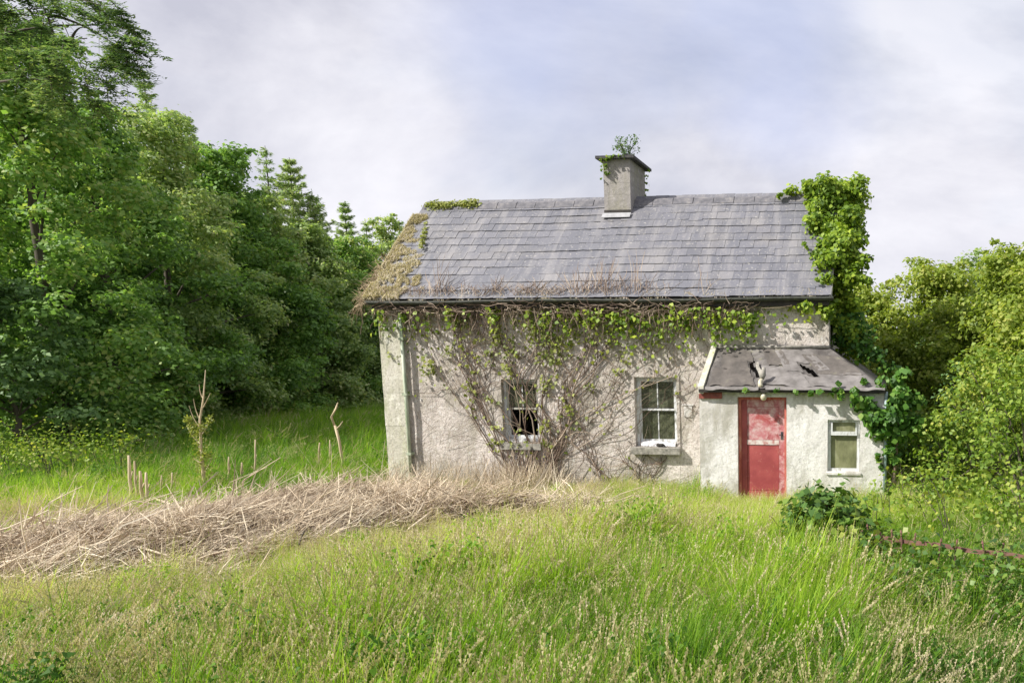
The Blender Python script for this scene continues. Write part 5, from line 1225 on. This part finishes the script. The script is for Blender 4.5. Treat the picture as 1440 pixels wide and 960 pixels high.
# ------------------------------------------------------------------ grass
SRC = bpy.data.collections.new('grass_tufts')
def tuft(name, kind, seed):
    rs = random.Random(seed); V, Fc, Mi = [], [], []
    def blade(x, y, h, wd, az, bend, segs=4, mi=0, z0=0.0, taper=True):
        n0 = len(V); dx, dy = math.cos(az), math.sin(az); sx, sy = -dy, dx; rot_ = rs.uniform(-.6, .6); sx, sy = sx * math.cos(rot_) - sy * math.sin(rot_), sx * math.sin(rot_) + sy * math.cos(rot_)
        for i in range(segs + 1):
            t_ = i / segs; o_ = bend * h * t_ ** 2.0; z = z0 + h * (t_ - .28 * bend * t_ ** 2.2); w_ = wd * (1 - t_ ** 1.6) if taper else wd
            px_, py_ = x + dx * o_, y + dy * o_
            if i < segs: V.extend([(px_ - sx * w_ / 2, py_ - sy * w_ / 2, z), (px_ + sx * w_ / 2, py_ + sy * w_ / 2, z)])
            else: V.append((px_, py_, z))
        for i in range(segs - 1): Fc.append((n0 + 2 * i, n0 + 2 * i + 1, n0 + 2 * i + 3, n0 + 2 * i + 2)); Mi.append(mi)
        Fc.append((n0 + 2 * segs - 2, n0 + 2 * segs - 1, n0 + 2 * segs)); Mi.append(mi)
        return V[n0 + 2 * segs]
    if kind == 'blades':
        for k in range(34): blade(rs.gauss(0, .07), rs.gauss(0, .07), rs.uniform(.22, .68), rs.uniform(.005, .010), rs.gauss(0, 1.0) if rs.random() < .7 else rs.uniform(0, 6.28), abs(rs.gauss(.4, .3)))
    elif kind == 'seed':
        for k in range(12): blade(rs.gauss(0, .07), rs.gauss(0, .07), rs.uniform(.2, .45), rs.uniform(.004, .007), rs.uniform(0, 6.28), abs(rs.gauss(.35, .25)))
        for k in range(7):
            x, y, h, az, bd = rs.gauss(0, .08), rs.gauss(0, .08), rs.uniform(.45, .70), rs.gauss(.1, .7), abs(rs.gauss(.35, .18))
            tip = blade(x, y, h, .0035, az, bd, 5, 0, 0, True)
            dx, dy = math.cos(az), math.sin(az); t0 = .80
            for j in range(9):                   # panicle: short bristles along the last fifth of the stem
                t_ = t0 + .22 * j / 8; c_ = (x + dx * bd * h * t_ ** 2, y + dy * bd * h * t_ ** 2, h * (t_ - .28 * bd * t_ ** 2.2)); n0 = len(V)
                for sgn in (0, 1):
                    a = rs.uniform(0, 6.28); r_ = .009 * (1 - abs(j / 8 - .35)) + .003; n0 = len(V)
                    V.extend([c_, (c_[0] + math.cos(a) * r_ - .003, c_[1] + math.sin(a) * r_, c_[2] + .014), (c_[0] + dx * .004, c_[1] + dy * .004, c_[2] + .022), (c_[0] - math.cos(a) * r_ * .3, c_[1] - math.sin(a) * r_ * .3, c_[2] + .016)])
                    Fc.append((n0, n0 + 1, n0 + 2, n0 + 3)); Mi.append(1)
    elif kind == 'wisp':
        for k in range(8):
            x, y, h, az, bd = rs.gauss(0, .10), rs.gauss(0, .10), rs.uniform(.4, .7), rs.gauss(0, .8), abs(rs.gauss(.5, .2))
            blade(x, y, h, .003, az, bd, 5); dx, dy = math.cos(az), math.sin(az)
            for j in range(22):                  # open airy head
                t_ = .62 + .40 * rs.random(); c_ = (x + dx * bd * h * t_ ** 2, y + dy * bd * h * t_ ** 2, h * (t_ - .28 * bd * t_ ** 2.2)); r_ = .05 * (1.1 - t_) + .012
                p = (c_[0] + rs.gauss(0, r_), c_[1] + rs.gauss(0, r_), c_[2] + rs.gauss(0, r_ * .7)); s_ = rs.uniform(.006, .011); n0 = len(V)
                V.extend([p, (p[0] + s_, p[1], p[2] + s_ * .6), (p[0] + s_ * .4, p[1] + s_ * .4, p[2] + s_ * 2)]); Fc.append((n0, n0 + 1, n0 + 2)); Mi.append(1)
    elif kind == 'dry':
        for k in range(20): blade(rs.gauss(0, .09), rs.gauss(0, .09), rs.uniform(.15, .5), rs.uniform(.003, .006), rs.uniform(0, 6.28), abs(rs.gauss(.6, .4)), 4, 1)
    elif kind == 'herb':
        for k in range(7):
            x, y, h = rs.gauss(0, .08), rs.gauss(0, .08), rs.uniform(.2, .5); blade(x, y, h, .005, rs.uniform(0, 6.28), .1)
            for j in range(14):
                z = h * (.2 + .8 * j / 13); a = rs.uniform(0, 6.28); l_ = rs.uniform(.025, .05); n0 = len(V); dx, dy = math.cos(a), math.sin(a)
                V.extend([(x, y, z), (x + dx * l_ * .5 - dy * l_ * .3, y + dy * l_ * .5 + dx * l_ * .3, z + .02), (x + dx * l_, y + dy * l_, z - .005), (x + dx * l_ * .5 + dy * l_ * .3, y + dy * l_ * .5 - dx * l_ * .3, z + .02)])
                Fc.append((n0, n0 + 1, n0 + 2, n0 + 3)); Mi.append(0)
    me = bpy.data.meshes.new(name); me.from_pydata(V, [], Fc); me.materials.append(M['blade']); me.materials.append(M['seed']); me.polygons.foreach_set('material_index', Mi); me.update()
    o_ = bpy.data.objects.new(name, me); SRC.objects.link(o_)
kinds = ['blades'] * 4 + ['seed'] * 3 + ['wisp'] * 2 + ['dry'] * 2 + ['herb'] * 2
for i, k in enumerate(kinds): tuft('tuft_%02d' % i, k, 900 + i)
IDX = {k: [i for i, kk in enumerate(kinds) if kk == k] for k in set(kinds)}

def scatter_object(name, pts, label):
    me = bpy.data.meshes.new(name); n = len(pts); me.vertices.add(n)
    A = np.array([p[0:3] for p in pts], dtype=np.float32); me.vertices.foreach_set('co', A.reshape(-1))
    def add(nm, ty, vals, key='value'):
        at_ = me.attributes.new(nm, ty, 'POINT'); at_.data.foreach_set(key, vals)
    add('rot', 'FLOAT_VECTOR', np.array([p[3] for p in pts], dtype=np.float32).reshape(-1), 'vector')
    add('scl', 'FLOAT', np.array([p[4] for p in pts], dtype=np.float32)); add('tint', 'FLOAT', np.array([p[5] for p in pts], dtype=np.float32)); add('idx', 'INT', np.array([p[6] for p in pts], dtype=np.int32))
    me.update(); o_ = bpy.data.objects.new(name, me); COL.objects.link(o_)
    ng = bpy.data.node_groups.new(name, 'GeometryNodeTree'); ng.interface.new_socket('Geometry', in_out='INPUT', socket_type='NodeSocketGeometry'); ng.interface.new_socket('Geometry', in_out='OUTPUT', socket_type='NodeSocketGeometry')
    gi, go = ng.nodes.new('NodeGroupInput'), ng.nodes.new('NodeGroupOutput'); ip = ng.nodes.new('GeometryNodeInstanceOnPoints'); ci = ng.nodes.new('GeometryNodeCollectionInfo')
    ci.inputs['Collection'].default_value = SRC; ci.inputs['Separate Children'].default_value = True; ci.inputs['Reset Children'].default_value = True
    def na(nm, ty):
        n_ = ng.nodes.new('GeometryNodeInputNamedAttribute'); n_.data_type = ty; n_.inputs['Name'].default_value = nm; return [s for s in n_.outputs if s.enabled and s.name == 'Attribute'][0]
    lk = ng.links.new; lk(gi.outputs[0], ip.inputs['Points']); lk(ci.outputs[0], ip.inputs['Instance']); ip.inputs['Pick Instance'].default_value = True
    lk(na('idx', 'INT'), ip.inputs['Instance Index']); lk(na('scl', 'FLOAT'), ip.inputs['Scale'])
    lk(na('rot', 'FLOAT_VECTOR'), ip.inputs['Rotation']); lk(ip.outputs[0], go.inputs[0])
    md = o_.modifiers.new('scatter', 'NODES'); md.node_group = ng
    return tag(o_, label, 'grass', kind='stuff')

BRAM = [(S(px_, py_, D, 1)[:2]) for px_, py_, D in ((1150, 740, 9.2), (1175, 780, 8.8), (1200, 780, 8.6), (1135, 760, 9.0), (1180, 745, 9.1))]
def clear_spot(x, y):
    if any((x - bx2) ** 2 + (y - by2) ** 2 < .18 for bx2, by2 in BRAM): return False
    if xl - .02 < x < xr + .1 and y > YF - .02 and y < YB + .2: return False
    if xpl - .02 < x < xpr + .06 and y > PYF - .04 and y < YB: return False
    return True
near, far = [], []
rs = random.Random(21)
def place(x, y, store, dens_scale=1.0):
    if not clear_spot(x, y): return
    b_ = BN(x, y) if (5 < y < 18 and x < 3) else -9
    n_lo = nz(x, y, 2, .35); n_hi = nz(x, y, 6, 1.3)
    if b_ > .0 + .3 * n_hi:
        if rs.random() > .25: return
        k = rs.choice(('dry', 'dry', 'blades')); tint = .70 + rs.gauss(0, .12)
    else:
        edge = b_ > -.35
        pal = .5 + .5 * n_lo
        # seed heads gather towards the lower left, brighter growth in the middle, darker herbs to the right
        left = max(0, min(1, (-1.2 - x) / 4)); right = max(0, min(1, (x + .6) / 2.2)) * max(0, min(1, (11.5 - y) / 2))
        r_ = rs.random(); ps = .10 + .20 * left + .16 * max(0, n_lo) ; pw = .06 + .22 * left + .10 * max(0, -n_lo)
        k = 'seed' if r_ < ps else 'wisp' if r_ < ps + pw else 'dry' if r_ < ps + pw + (.12 if edge else .04) else 'herb' if r_ < ps + pw + .06 + .25 * right else 'blades'
        if nz(x, y, 41, .9) > .30 and rs.random() < .5: k = rs.choice(('dry', 'wisp', 'seed'))
        if nz(x, y, 51, 1.1) < -.32: k = 'herb' if rs.random() < .5 else k
        tint = .56 + .26 * n_lo + .22 * n_hi + rs.gauss(0, .06) - .20 * right - .10 * max(0, (8.2 - y) / 2.5) + (.12 if edge else 0)
        if y > 14.9: tint = .27 + .26 * n_lo + .18 * n_hi + rs.gauss(0, .05)
        if 11.5 < y < 14.9: tint += .06 if x > xl - .4 else -.26
        if x < xl - .4 and y > 11.0 and k in ('seed', 'wisp') and rs.random() < .7: k = 'blades'
        tint += .16 * math.exp(-((y - 11.3) / 1.5) ** 2) * (1 if x < .8 else .4) + (.10 * left if y < 10 else 0)
        if k in ('seed', 'wisp'): tint += .16
        tint -= .14 * max(0, nz(x, y, 61, .55)) + .10 * max(0, (9.0 - y) / 2.5)
    n_c = nz(x, y, 11, 1.9); sc = rs.uniform(.7, 1.25) * (1 + .30 * n_lo + .55 * n_c) * (1.22 if y < 9.5 else 1.0)
    if y < 11.3 and x > at(1190, 800, y).x: sc *= .8; tint -= .10
    dw = (PYF if xpl - .3 < x < xpr + .3 else YF) - y          # short at the foot of the walls
    if 0 < dw < 3.6 and xl - .5 < x < xpr + 1.5: sc *= .62 + .38 * dw / 3.6
    if xd0 - .4 < x < xd1 + .5 and 0 < PYF - y < 1.2: sc *= .8
    if b_ > -1.3 and x < -2.5: sc *= .55 if b_ > -.5 else .75
    if y > 14.9: sc *= 1.15
    if k in ('seed', 'wisp'): sc *= .85
    if k == 'herb': tint -= .22
    store.append((x, y, G(x, y) - .01, (rs.gauss(0, .16) + .35 * nz(x, y, 21, .8), rs.gauss(.20, .16) + .55 * max(0, nz(x, y, 31, .9)), rs.gauss(0, .9) if rs.random() < .75 else rs.uniform(0, 6.28)), sc, max(0, min(1, tint)), rs.choice(IDX[k])))
for k in range(50000):
    y = 3.6 + 11.3 * rs.random() ** .85; xa, xb = at(-90, 700, y).x, at(1520, 700, y).x; place(rs.uniform(xa, xb), y, near)
for k in range(20000):
    y = 14.9 + 40 * rs.random() ** 1.5; xa = at(-120, 600, y).x; xb = at(620, 600, y).x; place(rs.uniform(xa, xb), y, far)
for k in range(3500):
    y = 14.5 + 14 * rs.random() ** 1.2; xa = xpr + .1; xb = xpr + 8; place(rs.uniform(xa, xb), y, far)
scatter_object('tall_grass', near, 'tall seeding meadow grass filling the foreground up to the cottage')
scatter_object('field_grass', far, 'green rough grass of the field between brush and trees')
# drifts of bleached grass seen at the lower edge
dr = []
for (px_, py_, sp_, n_) in [(740, 945, .25, 26), (1400, 935, .3, 34), (300, 905, .35, 26), (180, 915, .3, 20), (440, 890, .3, 22), (80, 870, .35, 22), (1180, 930, .3, 16), (860, 905, .3, 18), (560, 930, .4, 22), (380, 850, .4, 24), (640, 880, .5, 20), (1000, 930, .4, 20), (60, 930, .4, 26), (250, 860, .4, 24), (520, 840, .4, 20), (1300, 945, .3, 16), (960, 840, .5, 14), (720, 820, .6, 12)]:
    c_ = gp(px_, py_, .55)
    for k in range(n_):
        x, y = c_.x + rs.gauss(0, sp_), c_.y + rs.gauss(0, sp_ * .7); dr.append((x, y, G(x, y), (rs.gauss(0, .1), rs.gauss(.2, .15), rs.gauss(0, .7)), rs.uniform(.95, 1.3), rs.uniform(.8, 1.0), rs.choice(IDX['seed'] + IDX['wisp'] + IDX['dry'])))
scatter_object('bleached_grass', dr, 'pale bleached seed heads drifting over the nearest grass')
